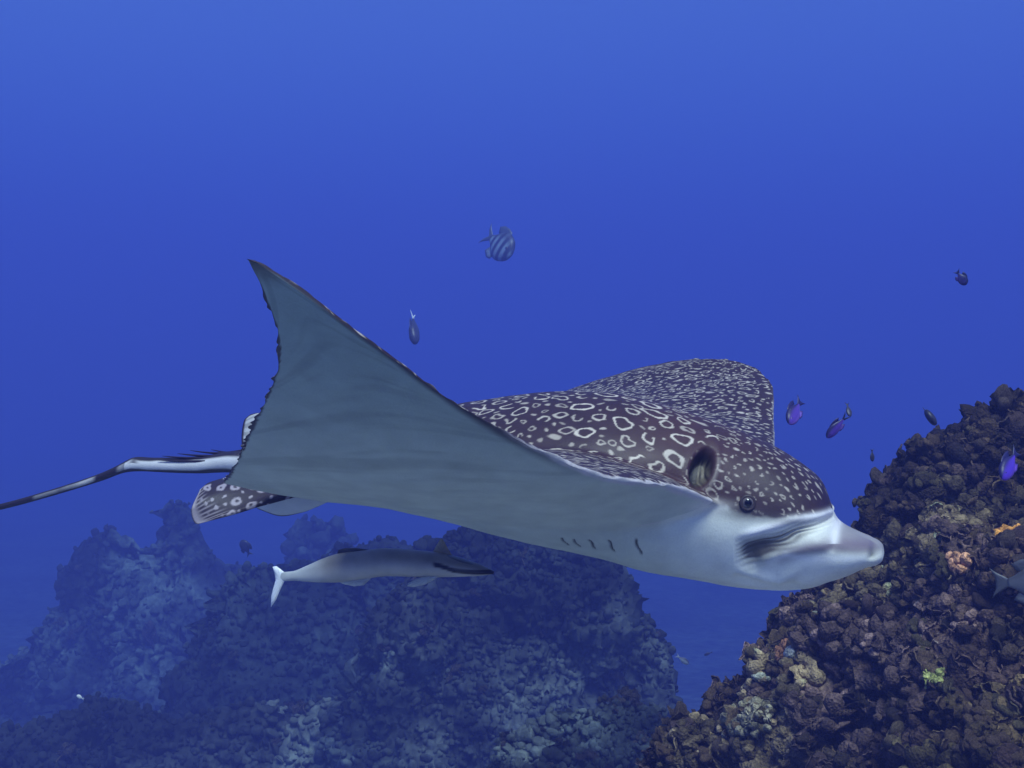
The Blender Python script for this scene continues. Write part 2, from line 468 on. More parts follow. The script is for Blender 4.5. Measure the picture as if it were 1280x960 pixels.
    tn = tn - .008 * np.exp(-((k - .80) / .012) ** 2) - .006 * np.exp(-((k - .70) / .01) ** 2)
    co[:, 0] -= te * tn
    le = (1 - sstep(u, 0, .012)) * onwing
    co[:, 2] += le * .0022 * vnoise(np.stack([fb * 70, fb * 0, fb * 0], 1), 1, 29) * sstep(k, .03, .1)
    bm_.vertices.foreach_set('co', co.astype(np.float32).ravel())
    # ---- colours of the skin
    dark = np.array([.036, .019, .026]); cream = np.array([.70, .60, .48]); white = np.array([.57, .61, .50])
    # boundary between dark back and white belly
    bl = interp(a, [0, .05, .058, .09, .125, .15, .175, .19, .22], [.012, .028, .043, .040, .037, .040, .0475, .048, .05])
    wob = .003 * vnoise(P3, 110, 2) + .002 * vnoise(P3, 300, 3)
    hd = sstep(c - bl + wob * .6, -.003, .003)
    dors = np.where(onwing | (a > .2), sstep(sheet, .42, .58), hd)
    mixz = sstep(a, .18, .2); dors = np.where(onwing, sstep(sheet, .35, .65), dors * (1 - mixz) + mixz * sstep(sheet, .4, .6))
    dors = np.where(a < .05, sstep(c, -.002 - .0 * a, .008) * .0, dors)
    bmask = dors > .02
    spots = paint_spots(fa, fb, np.where(a < .057, 0, 1.0), 4)
    spots *= (1 - sstep(sp_d, 1.35, 1.05) * 0) * np.where(side & (a < .24) & (c > .055) & ~onwing, sstep(sp_d, .95, 1.25), 1)
    mott = .5 + .5 * fbm(P3, 45, 8, 4) / 1.9
    brown = dark[None] * (0.75 + .6 * mott)[:, None]
    # warmer brown shoulders
    warm = np.exp(-((a - .22) / .08) ** 2) * (np.abs(b) < .16)
    brown = brown * (1 + warm[:, None] * np.array([.55, .30, .02]))
    cr_c = cream[None] * (.70 + .3 * mott[:, None])
    tipf = sstep(np.abs(fb), .15, .4)[:, None]
    cr_c = cr_c * (1 - .12 * tipf)
    back = brown * (1 - spots[:, None]) + cr_c * spots[:, None]
    belly = white[None] * (.84 + .24 * mott)[:, None] * (1 - .10 * sstep(fbm(P3, 9, 71, 4), -.2, .9))[:, None]
    bl_st = fbm(np.stack([fa * 6, fb * 40, fa * 0], 1), 1.2, 21, 3)
    belly = belly * (1 - .17 * sstep(bl_st, .0, .9) * sstep(k, .15, .5))[:, None]
    # belly greyed towards the outer wing, shade put into the colour, dark outer leading and trailing margins
    outer = sstep(k, .25, .95) * onwing
    belly = belly * (1 - outer[:, None] * np.array([.58, .48, .38]))
    face = (1 - sstep(a, .12, .30)) * ~onwing; belly = belly * (1 + face[:, None] * np.array([.66, .52, .56]))  # face whitened, sunlight on the head put into its colour
    mg = onwing * np.maximum(sstep(k, .35, .62) * (1 - sstep(u, .006, .05 + .02 * mott)), (1 - sstep((1 - u) * (.08 + .40 * (1 - k)) + .0012 * vnoise(np.stack([fb * 260, fb * 0, fb * 0], 1), 1, 61), .0030, .0062)) * sstep(k, .03, .08))
    mg = np.maximum(mg, onwing * sstep(k, .955, .995) * .8)
    belly = belly * (1 - .93 * mg)[:, None] + dark[None] * (.9 * mg)[:, None]
    col = belly * (1 - dors)[:, None] + back * dors[:, None]
    # pale rolled rim along the inner leading edge
    rimw = onwing * (1 - sstep(sheet + .10 * vnoise(np.stack([fb * 160, fb * 0, fb * 0], 1), 1, 41), .60, .74)) * (1 - sstep(u + .004 * vnoise(P3, 80, 42), .012, .026)) * (1 - sstep(k, .48, .68))
    rimw = np.where(b > 0, 1.0, .35) * np.clip(rimw * 1.1, 0, 1) * (.80 + .4 * vnoise(P3, 90, 12)).clip(0, 1)
    col = col * (1 - rimw)[:, None] + np.array([.62, .56, .54])[None] * rimw[:, None]
    # bright patch where the wing meets the cheek
    pt = np.exp(-(((a - .187) / .022) ** 2 + ((c - .047) / .007) ** 2)) * side
    col = col * (1 - .8 * pt)[:, None] + np.array([.80, .74, .64])[None] * (.8 * pt)[:, None]
    # snout: mauve grey bill with white edges, dark wrinkled groove behind it
    mauve = np.array([.13, .095, .125])
    sn = (1 - sstep(a, .045, .064)) * sstep(c, -.004, .008)
    sn = np.maximum(sn, np.exp(-(lip / .010) ** 2) * side * (a < .14) * .7 * sstep(c - (-.004), 0, .012))
    col = col * (1 - .75 * sn)[:, None] + mauve[None] * (.75 * sn)[:, None]
    band, bt_ = polydist(a, c, [inv(x, y, .058)[::2] for x, y in ((978, 694), (1010, 684), (1050, 680), (1088, 684))])
    mb = np.exp(-(band / .0065) ** 2) * side * (a < .13); col = col * (1 - .8 * mb)[:, None] + np.array([.17, .13, .165])[None] * (.8 * mb)[:, None]
    band, bt_ = polydist(a, c, [inv(x, y, .058)[::2] for x, y in ((962, 700), (985, 692), (1015, 697), (1050, 698), (1078, 700))])
    wb_ = np.exp(-(band / .0042) ** 2) * side * (a < .14); col = col * (1 - .75 * wb_)[:, None] + np.array([.86, .84, .78])[None] * (.75 * wb_)[:, None]
    gk = np.clip(g * 1.25, 0, 1) * (1 - sstep(gt, .55, 1.0) * .75) * (.72 + .30 * streak + .45 * (1 - sstep(gt, .1, .55)))
    gk = np.clip(gk, 0, 1)
    col = col * (1 - .92 * gk)[:, None] + np.array([.035, .025, .03])[None] * (.92 * gk)[:, None]
    wl = np.clip(rg * 1.1, 0, 1); col = col * (1 - .85 * wl)[:, None] + np.array([.82, .78, .76])[None] * (.85 * wl)[:, None]
    wf = np.exp(-((a - .052 + .25 * (c - .03)) / .006) ** 2) * (c > .012) * (a < .07) * (1 - .0 * a); wf = np.clip(wf, 0, 1)
    col = col * (1 - .8 * wf)[:, None] + np.array([.85, .80, .76])[None] * (.8 * wf)[:, None]
    nk = np.exp(-nos ** 2) * (np.abs(b) > .012) * (a < .03); col *= (1 - .5 * nk)[:, None]
    # dusky smudge in front of and below the eye
    sm = np.exp(-(((a - .148) / .03) ** 2 + ((c - .040) / .008) ** 2)) * side
    col = col * (1 - .78 * sm)[:, None] + np.array([.06, .05, .055])[None] * (.78 * sm)[:, None]
    sm2 = np.exp(-(((a - .105) / .03) ** 2 + ((c - .036) / .006) ** 2)) * side
    col = col * (1 - .6 * sm2)[:, None] + np.array([.10, .09, .10])[None] * (.6 * sm2)[:, None]
    # spiracle interior with pale streaks
    spc = np.array([.012, .010, .012])[None] + np.array([.26, .22, .15])[None] * (np.exp(-((a - .194) / .006) ** 2) * (1 - sstep(c, .082, .098)) * (.45 + .55 * np.sin(a * 1500 + 1.2) * (.7 + .3 * np.sin(c * 500))).clip(0, 1))[:, None]
    spk = np.clip(sp * 1.6, 0, 1)[:, None]; col = col * (1 - spk) + spc * spk
    rk = np.clip(rim * .40 * (a < .190) * (c < .1), 0, 1)[:, None]; col = col * (1 - rk) + np.array([.34, .29, .24])[None] * rk
    col *= (1 - .96 * np.clip(gill * 1.4, 0, 1))[:, None]
    # tail: dark above, pale stripe on the flank, blotched farther out
    tl = sstep(a, .76, .80)
    th_ = (c - np.array(interp(a, BODY[:, 0], (BODY[:, 1] + BODY[:, 2]) / 2))) / np.maximum(.001, np.array(interp(a, BODY[:, 0], (BODY[:, 1] - BODY[:, 2]) / 2)))
    pale = (1 - sstep(np.abs(th_ - .0 - .1 * vnoise(P3, 60, 7)), .42, .72)) * (1 - sstep(a, 1.0, 1.03) * .55) * (1 - sstep(a, .93, 1.15) * .5)
    pale *= np.where(a > .95, sstep(vnoise(np.stack([a * 45, a * 0, a * 0], 1), 1, 33) + .25, -.1, .3), 1)
    pale *= 1 - .8 * np.exp(-((a - .937) / .006) ** 2) * (th_ > .1)
    tcol = np.array([.022, .016, .026])[None] * (1 - pale)[:, None] + np.array([.62, .60, .58])[None] * pale[:, None]
    col = col * (1 - tl)[:, None] + tcol * tl[:, None]
    for nm in ('fA', 'fB'): bm_.attributes.remove(bm_.attributes[nm])
    set_col(bm_, np.clip(col, .004, .95))
    bm_.shade_smooth(); bm_.name = 'ray_body'
    body = link('body', bm_, skin_mat('ray_skin', .5, .10, .0005, 500), root)
    # ---- eyes
    for s in (1, -1):
        ep = Vector((-.1485, -s * .0855, .0525))
        out = Vector((.25, -s * .93, .05)).normalized()
        e = link('eye', ball_mesh('ray_eye', .0080, (1, 1, 1)), eye_mat(), root)
        e.location = ep; e.rotation_euler = out.to_track_quat('Z', 'Y').to_euler()
        lid = link('eyelid', torus_mesh('ray_eyelid', .0074, .0019), flat_mat('eyelid_skin', (.05, .035, .04), .45), e)
        lid.location = (0, 0, .0038)
    ray_fins(root)
    return root

def ball_mesh(name, r, s=(1, 1, 1), seg=24, rings=14):
    bm = bmesh.new(); bmesh.ops.create_uvsphere(bm, u_segments=seg, v_segments=rings, radius=r)
    for v in bm.verts: v.co = Vector((v.co.x * s[0], v.co.y * s[1], v.co.z * s[2]))
    me = bpy.data.meshes.new(name); bm.to_mesh(me); bm.free(); me.shade_smooth(); return me

def torus_mesh(name, R, r, n=32, m=10):
    V = [((R + r * math.cos(q)) * math.cos(p), (R + r * math.cos(q)) * math.sin(p), r * math.sin(q))
         for p in np.linspace(0, 2 * math.pi, n, endpoint=False) for q in np.linspace(0, 2 * math.pi, m, endpoint=False)]
    Fq = [(i * m + j, ((i + 1) % n) * m + j, ((i + 1) % n) * m + (j + 1) % m, i * m + (j + 1) % m) for i in range(n) for j in range(m)]
    return mesh_np(name, V, Fq)

def eye_mat():
    if 'eye_wet' in bpy.data.materials: return bpy.data.materials['eye_wet']
    m, nt, b = new_mat('eye_wet')
    tc = nt.nodes.new('ShaderNodeTexCoord'); sx = nt.nodes.new('ShaderNodeSeparateXYZ'); nt.links.new(tc.outputs['Normal'], sx.inputs[0])
    cr = nt.nodes.new('ShaderNodeValToRGB'); e = cr.color_ramp.elements
    e[0].position = 0.55; e[0].color = (.02, .015, .02, 1); e[1].position = .62; e[1].color = (.16, .13, .12, 1)
    q = cr.color_ramp.elements.new(.84); q.color = (.09, .075, .08, 1); q = cr.color_ramp.elements.new(.88); q.color = (.004, .004, .006, 1)
    nt.links.new(sx.outputs['Z'], cr.inputs['Fac']); nt.links.new(cr.outputs['Color'], b.inputs['Base Color'])
    b.inputs['Roughness'].default_value = .12
    return m

def sheet_mesh(name, rows, th, level=2, colfn=None):
    """a fin: rows of (a,b,c) points (same count each) -> thin closed body with rounded edge; colfn(side,u,v,pts)->rgb"""
    R = np.array(rows, float); n, m = R.shape[:2]
    def refine(R, n2, m2):
        t = np.linspace(0, 1, R.shape[0]); R = np.stack([interp(np.linspace(0, 1, n2), t, R[:, j]) for j in range(R.shape[1])], 1)
        t = np.linspace(0, 1, R.shape[1]); return np.stack([interp(np.linspace(0, 1, m2), t, R[i]) for i in range(R.shape[0])], 0)
    n2, m2 = (n - 1) * 8 * level + 1, (m - 1) * 8 * level + 1
    R = refine(R, n2, m2)
    N = np.cross(np.gradient(R, axis=0), np.gradient(R, axis=1)); N /= np.maximum(1e-9, np.linalg.norm(N, axis=2, keepdims=True))
    uu, vv = np.meshgrid(np.linspace(0, 1, n2), np.linspace(0, 1, m2), indexing='ij')
    prof = th * np.minimum(1, 6 * np.minimum.reduce([1 - uu, vv, 1 - vv]) + .12) * (1 - .6 * uu)
    T, Bt = R + N * prof[..., None], R - N * prof[..., None]
    V = np.concatenate([T.reshape(-1, 3), Bt.reshape(-1, 3)]); K = n2 * m2
    idx = np.arange(K).reshape(n2, m2)
    q = np.stack([idx[:-1, :-1], idx[1:, :-1], idx[1:, 1:], idx[:-1, 1:]], -1).reshape(-1, 4)
    faces = [q, q[:, ::-1] + K]
    for line in (idx[0, :], idx[-1, ::-1], idx[::-1, 0], idx[:, -1]):
        faces.append(np.stack([line[:-1], line[1:], line[1:] + K, line[:-1] + K], -1))
    V2 = V.copy(); V2[:, 0] *= -1; V2[:, 1] *= -1
    me = fast_mesh(name, V2, np.concatenate(faces))
    if colfn is not None:
        s = np.concatenate([np.ones(K), np.zeros(K)])
        set_col(me, colfn(s, np.tile(uu.ravel(), 2), np.tile(vv.ravel(), 2), V))
    return me

def ray_fins(root):
    skin = skin_mat('fin_skin', .5, .10, .0004, 500)
    dark = np.array([.030, .020, .030]); cream = np.array([.34, .29, .32]); white = np.array([.62, .65, .67])
    def pel_col(s, u, v, P):
        s = np.asarray(s); rng = random.Random(3); val = np.zeros(len(u)); put = []
        x, y = P[:, 0] + .0022 * vnoise(P, 130, 4), P[:, 2] + .0022 * vnoise(P, 130, 5)
        for _ in range(2500):
            q = rng.randrange(len(u) // 2); r = rng.uniform(.0024, .0062)
            if u[q] < .1 or any((x[q] - a) ** 2 + (y[q] - b) ** 2 < (r + rr + .0022) ** 2 for a, b, rr in put): continue
            put.append((x[q], y[q], r)); d = np.hypot(x - x[q], (y - y[q]) * 1.15)
            val = np.maximum(val, (1 - sstep(np.abs(d - r * .75), .0010, .0022)) if r > .0034 else 1 - sstep(d, r * .5, r * .8))
        edge = sstep(u, .90, .97) * .8
        ray_ = sstep(np.sin(v * 90), .2, .9) * sstep(u, .72, .85) * .6
        val = np.maximum(np.maximum(val * (1 - sstep(u, .8, .92)), edge), ray_)
        val = val * (1 - sstep(u, .985, 1.))
        back = dark[None] * (1 - val)[:, None] + cream[None] * val[:, None]
        bel = np.tile(white, (len(u), 1)); return np.where((s > .5)[:, None], back, bel)
    def far_col(s, u, v, P):
        k = (1 - sstep(u, .93, .985)); bel = white[None] * (k * (.55 + .35 * u))[:, None] + dark[None] * (1 - k)[:, None]
        return np.where((s > .5)[:, None], dark[None] * np.ones((len(u), 1)), bel)
    # right pelvic fin, drooping so its spotted upper side shows; rows run root -> edge
    rows = [[inv(402, 614, .085), inv(376, 604, .085), inv(340, 598, .085), inv(305, 592, .08)],
            [inv(368, 622, .11), inv(345, 618, .115), inv(305, 606, .115), inv(278, 598, .105)],
            [inv(330, 632, .13), inv(305, 634, .14), inv(272, 620, .14), inv(258, 605, .125)],
            [inv(290, 642, .145), inv(246, 655, .16), inv(239, 638, .16), inv(250, 612, .14)]]
    f = link('pelvic_fin', sheet_mesh('pelvic_fin_right', rows, .0030, 3, lambda s, u, v, P: pel_col(1 - s, u, v, P)), skin, root)
    # left pelvic fin, seen from below behind the belly
    rows = [[inv(422, 618, -.03), inv(390, 612, -.05), inv(350, 606, -.06), inv(315, 604, -.06)],
            [inv(412, 626, -.06), inv(385, 630, -.08), inv(350, 628, -.09), inv(316, 620, -.09)],
            [inv(398, 633, -.08), inv(376, 641, -.11), inv(350, 645, -.12), inv(322, 636, -.12)]]
    f = link('pelvic_fin', sheet_mesh('pelvic_fin_left', rows, .0026, 3, far_col), skin, root)
    # small dorsal fin on the tail root: pale, ribbed, dark rim
    def dor_col(s, u, v, P):
        rib = .62 + .38 * sstep(np.sin(u * 46), -.3, .6); k = np.minimum(np.minimum(1 - u, v), 1 - v)
        e = 1 - sstep(k, .04, .10)
        return (np.array([.66, .64, .60])[None] * rib[:, None]) * (1 - e)[:, None] + dark[None] * e[:, None]
    rows = [[inv(345, 572, -.002), inv(322, 570, .0), inv(303, 568, .002)],
            [inv(345, 545, -.002), inv(322, 546, .0), inv(302, 545, .002)],
            [inv(342, 524, -.002), inv(324, 519, .0), inv(305, 526, .002)],
            [inv(334, 517, -.002), inv(324, 516, .0), inv(313, 518, .002)]]
    link('dorsal_fin', sheet_mesh('dorsal_fin', rows, .0030, 2, dor_col), skin, root)
    # venomous tail spines lying back over the tail root
    sm = flat_mat('spine_bone', (.020, .014, .028), .4)
    for (x0, y0, x1, y1, w, bb) in ((312, 562, 238, 563, .0020, .0), (316, 565, 222, 567, .0024, .004), (318, 568, 203, 570, .0026, .006),
                                    (316, 570, 197, 575, .0024, .009), (322, 562, 264, 562, .0018, -.004)):
        p0, p1 = np.array(inv(x0, y0, bb)), np.array(inv(x1, y1, bb * 1.2)); m_ = 12; V = []
        for q in range(m_ + 1):
            t = q / m_; p = p0 * (1 - t) + p1 * t; p = p + np.array([0, 0, -.004 * math.sin(t * math.pi)])
            r = w * (1 - t) ** .7 + .0003
            for g in range(8):
                an = g / 8 * 2 * math.pi; tooth = 1 + (.25 if g in (0, 4) and q % 2 else 0)
                V.append((-(p[0]), -(p[1] + r * 1.3 * tooth * math.cos(an)), p[2] + r * math.sin(an)))
        Fq = [(q * 8 + g, q * 8 + (g + 1) % 8, (q + 1) * 8 + (g + 1) % 8, (q + 1) * 8 + g) for q in range(m_) for g in range(8)]
        Fq += [tuple(range(7, -1, -1)), tuple(range(m_ * 8, m_ * 8 + 8))]
        link('tail_spine', mesh_np('tail_spine', V, Fq), sm, root)

RAY_LEVEL = 3
make_ray()
# ------------------------------------------------------------------ reef, seabed, water
def worley(P, size, seed):
    """distance to the nearest of jittered cell points (in cell units) and a per-cell random"""
    Q = np.asarray(P, float) / size; I = np.floor(Q).astype(np.int64)
    best = np.full(len(Q), 9.0); cid = np.zeros(len(Q))
    for dx in (-1, 0, 1):
        for dy in (-1, 0, 1):
            for dz in (-1, 0, 1):
                J = I + (dx, dy, dz)
                h = (J[:, 0] * 73856093 ^ J[:, 1] * 19349663 ^ J[:, 2] * 83492791 ^ seed * 2654435) & 0xFFFFFFFF
                r = []
                for _ in range(4):
                    h = ((h ^ (h >> 15)) * 2246822519 + 374761393) & 0xFFFFFFFF
                    r.append((h >> 8 & 0xFFFF) / 65535.0)
                d = np.sqrt((Q[:, 0] - J[:, 0] - r[0]) ** 2 + (Q[:, 1] - J[:, 1] - r[1]) ** 2 + (Q[:, 2] - J[:, 2] - r[2]) ** 2)
                m = d < best; best[m] = d[m]; cid[m] = r[3][m]
    return best, cid

def grid_normals(G):
    N = np.cross(np.gradient(G, axis=1), np.gradient(G, axis=0)); N /= np.maximum(1e-9, np.linalg.norm(N, axis=2, keepdims=True))
    return N * np.where(N[..., 2:3] < 0, -1, 1)

def reef_mat(name, tint=(1, 1, 1), bump=.004, scale=90.0):
    m, nt, b = new_mat(name)
    at_ = nt.nodes.new('ShaderNodeAttribute'); at_.attribute_name = 'Col'
    tc = nt.nodes.new('ShaderNodeTexCoord')
    n1 = nt.nodes.new('ShaderNodeTexNoise'); n1.inputs['Scale'].default_value = scale; n1.inputs['Detail'].default_value = 8; n1.inputs['Roughness'].default_value = .65
    n2 = nt.nodes.new('ShaderNodeTexVoronoi'); n2.inputs['Scale'].default_value = scale * 1.6
    n3 = nt.nodes.new('ShaderNodeTexNoise'); n3.inputs['Scale'].default_value = scale / 9; n3.inputs['Detail'].default_value = 6
    for q in (n1, n2, n3): nt.links.new(tc.outputs['Object'], q.inputs['Vector'])
    mr = nt.nodes.new('ShaderNodeMapRange'); mr.inputs['From Min'].default_value = .3; mr.inputs['From Max'].default_value = .7
    mr.inputs['To Min'].default_value = .30; mr.inputs['To Max'].default_value = 2.0
    nt.links.new(n1.outputs['Fac'], mr.inputs['Value'])
    mr3 = nt.nodes.new('ShaderNodeMapRange'); mr3.inputs['From Min'].default_value = .35; mr3.inputs['From Max'].default_value = .65
    mr3.inputs['To Min'].default_value = .6; mr3.inputs['To Max'].default_value = 1.4
    nt.links.new(n3.outputs['Fac'], mr3.inputs['Value'])
    mu = nt.nodes.new('ShaderNodeMath'); mu.operation = 'MULTIPLY'; nt.links.new(mr.outputs[0], mu.inputs[0]); nt.links.new(mr3.outputs[0], mu.inputs[1])
    mx = nt.nodes.new('ShaderNodeVectorMath'); mx.operation = 'SCALE'; nt.links.new(at_.outputs['Color'], mx.inputs[0]); nt.links.new(mu.outputs[0], mx.inputs['Scale'])
    mt = nt.nodes.new('ShaderNodeVectorMath'); mt.operation = 'MULTIPLY'; mt.inputs[1].default_value = tint; nt.links.new(mx.outputs[0], mt.inputs[0])
    nt.links.new(mt.outputs[0], b.inputs['Base Color'])
    b.inputs['Roughness'].default_value = .9; b.inputs['Specular IOR Level'].default_value = .15
    ad = nt.nodes.new('ShaderNodeMath'); ad.operation = 'ADD'; nt.links.new(n1.outputs['Fac'], ad.inputs[0]); nt.links.new(n2.outputs['Distance'], ad.inputs[1])
    bp = nt.nodes.new('ShaderNodeBump'); bp.inputs['Strength'].default_value = .9; bp.inputs['Distance'].default_value = bump
    nt.links.new(ad.outputs[0], bp.inputs['Height']); nt.links.new(bp.outputs['Normal'], b.inputs['Normal'])
    return m

PAL = np.array([.72, .60, .43]) * np.array([(.16, .125, .10), (.10, .085, .085), (.20, .16, .12), (.085, .075, .07), (.13, .10, .11), (.24, .21, .16), (.14, .13, .085), (.11, .085, .10)])
def reef_colour(P, scale, seed):
    if P[:, 1].mean() > 4.5:      # far mounds: mottled turf, sand and coral, softened to imitate blur through water
        f1 = np.clip(.5 + .75 * fbm(P, .9 / scale, seed + 9, 4), 0, 1); f2 = np.clip(.5 + .8 * fbm(P, 3.5 / scale, seed + 29, 4), 0, 1)
        k = (.25 + 1.15 * f1 * f2 + .42 * sstep(f1 * f2, .45, .8))[:, None]
        h_ = np.clip(.5 + .7 * fbm(P, .5 / scale, seed + 39, 2), 0, 1)[:, None]
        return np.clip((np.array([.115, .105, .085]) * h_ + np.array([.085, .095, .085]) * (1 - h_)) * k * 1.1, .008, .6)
    _, cid = worley(P + .5 * scale * np.stack([vnoise(P, 2 / scale, seed + k) for k in range(3)], 1), scale, seed)
    col = PAL[(cid * 7.999).astype(int)]
    _, c2 = worley(P, scale * .28, seed + 5)
    k = (.65 + .8 * c2)[:, None]
    f = np.clip(.5 + .5 * fbm(P, 1 / scale, seed + 9, 3) / 1.6, 0, 1)[:, None]
    big = np.clip(.5 + .9 * fbm(P, .55 / scale, seed + 19, 3), .25, 1.5)[:, None]; col = col * big
    w = sstep(P[:, 0] * .8 - (P[:, 1] - 2.2) * .9, .1, .9) * (P[:, 1] < 4)
    col = col * (1 + w[:, None] * np.array([.55, .35, -.15]))  # warmer and brighter to the near right, light painted into the coral
    return np.clip(col * k * (.75 + .5 * f), .01, .6)

BLOBS = []
def make_blobs():
    """rounded, slightly folded coral knobs of about 80 faces each"""
    for s in range(10):
        rng = random.Random(100 + s)
        bm = bmesh.new(); bmesh.ops.create_icosphere(bm, subdivisions=2, radius=1)
        V = np.array([v.co[:] for v in bm.verts]); bm.faces.ensure_lookup_table(); Fs = np.array([[v.index for v in f.verts] for f in bm.faces]); bm.free()
        n1 = vnoise(V + s * 7.3, 1.3, s) * .24 + vnoise(V + s * 3.1, 2.9, s + 50) * .07
        w, _ = worley(V + s * 5.7, .75, s); n1 = n1 - .26 * (w - .35)
        V = V * (1 + n1)[:, None] * np.array([1, rng.uniform(.6, 1.0), rng.uniform(.55, 1.1)])
        if s % 3 == 0: V[:, 2] += .5 * (V[:, 0] ** 2) - .2          # cupped
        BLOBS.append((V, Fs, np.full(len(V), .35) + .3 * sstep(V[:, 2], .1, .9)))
    for s in range(10):
        V, Fs, tp = BLOBS[s]; bm = bmesh.new(); bmesh.ops.create_icosphere(bm, subdivisions=1, radius=1)
        v1 = np.array([v.co[:] for v in bm.verts]); f1 = np.array([[v.index for v in f.verts] for f in bm.faces]); bm.free()
        n1 = vnoise(v1 + s * 9.1, 1.4, s + 5) * .30; v1 = v1 * (1 + n1)[:, None] * np.array([1, .8, .9])
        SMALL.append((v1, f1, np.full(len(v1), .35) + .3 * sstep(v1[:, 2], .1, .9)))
    # ruffled fan-shaped fronds, cupped, with a paler growing margin that also paints in lit rims
    for s in range(8):
        rng = random.Random(300 + s); nr, na = 5, 15
        an = np.linspace(-1.35, 1.35, na) * rng.uniform(.85, 1.15); rr = np.linspace(.08, 1, nr)
        edge = 1 + .13 * np.sin(an * rng.uniform(3, 5) + s) + .08 * np.sin(an * 9 + 2 * s)
        ruf = rng.uniform(.10, .22) * np.sin(an * rng.uniform(3.5, 6) + s * 2)
        X = rr[:, None] * np.cos(an)[None] * edge; Y = rr[:, None] * np.sin(an)[None] * edge * 1.05
        cup = rng.uniform(.25, .6)
        Z = cup * (rr[:, None] ** 2) * (.4 + .6 * np.sin(an)[None] ** 2) + ruf[None] * rr[:, None] ** 2
        th = .13 * (1.15 - rr)[:, None] + .10
        T = np.stack([X, Y, Z + th], 2).reshape(-1, 3); B_ = np.stack([X, Y, Z - th], 2).reshape(-1, 3); K = nr * na
        idx = np.arange(K).reshape(nr, na)
        q = np.stack([idx[:-1, :-1], idx[1:, :-1], idx[1:, 1:], idx[:-1, 1:]], -1).reshape(-1, 4); fs = [q, q[:, ::-1] + K]
        for line in (idx[-1, :], idx[::-1, -1], idx[:, 0], idx[0, ::-1]): fs.append(np.stack([line[:-1], line[:-1] + K, line[1:] + K, line[1:]], -1)[:, ::-1])
        Q = np.concatenate(fs); Fs = np.concatenate([Q[:, [0, 1, 2]], Q[:, [0, 2, 3]]])
        V = np.concatenate([T, B_]); V = np.stack([V[:, 2] * .8 - .15, V[:, 1], V[:, 0]], 1)      # fan stands up along +Z
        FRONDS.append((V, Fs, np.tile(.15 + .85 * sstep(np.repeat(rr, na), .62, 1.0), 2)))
FRONDS = []; SMALL = []
make_blobs()

def scatter(P, N, R, rng, smin, smax, sink=.25, frond=None):
    """join one deformed knob per point into a single vertex/face set"""
    Vs, Fs, off = [], [], 0; own = []; tip = []
    for k in range(len(P)):
        fr = frond is not None and rng.random() < frond[k]
        rsel = rng.random() ** 2.2
        V, F_, tp = FRONDS[rng.randrange(len(FRONDS))] if fr else (BLOBS if R is not None or rsel > .45 else SMALL)[rng.randrange(10)]
        r = (R[k] if R is not None else smin + (smax - smin) * rsel) * (1.1 if fr else 1)
        n = Vector(N[k]) + Vector((rng.gauss(0, .35), rng.gauss(0, .35), rng.gauss(0, .2) + .35))
        q = n.to_track_quat('Z', 'Y').to_matrix() @ Matrix.Rotation(rng.uniform(0, 6.28), 3, 'Z')
        M = np.array(q) * r * np.array([rng.uniform(.7, 1.2), rng.uniform(.7, 1.2), rng.uniform(.7, 1.5)])[None]
        Vs.append(V @ M.T + P[k] + N[k] * r * ((1 - sink) * .5 if not fr else -.15)); Fs.append(F_ + off); off += len(V); own.append(np.full(len(V), k)); tip.append(tp)
    return np.concatenate(Vs), np.concatenate(Fs), np.concatenate(own), np.concatenate(tip)

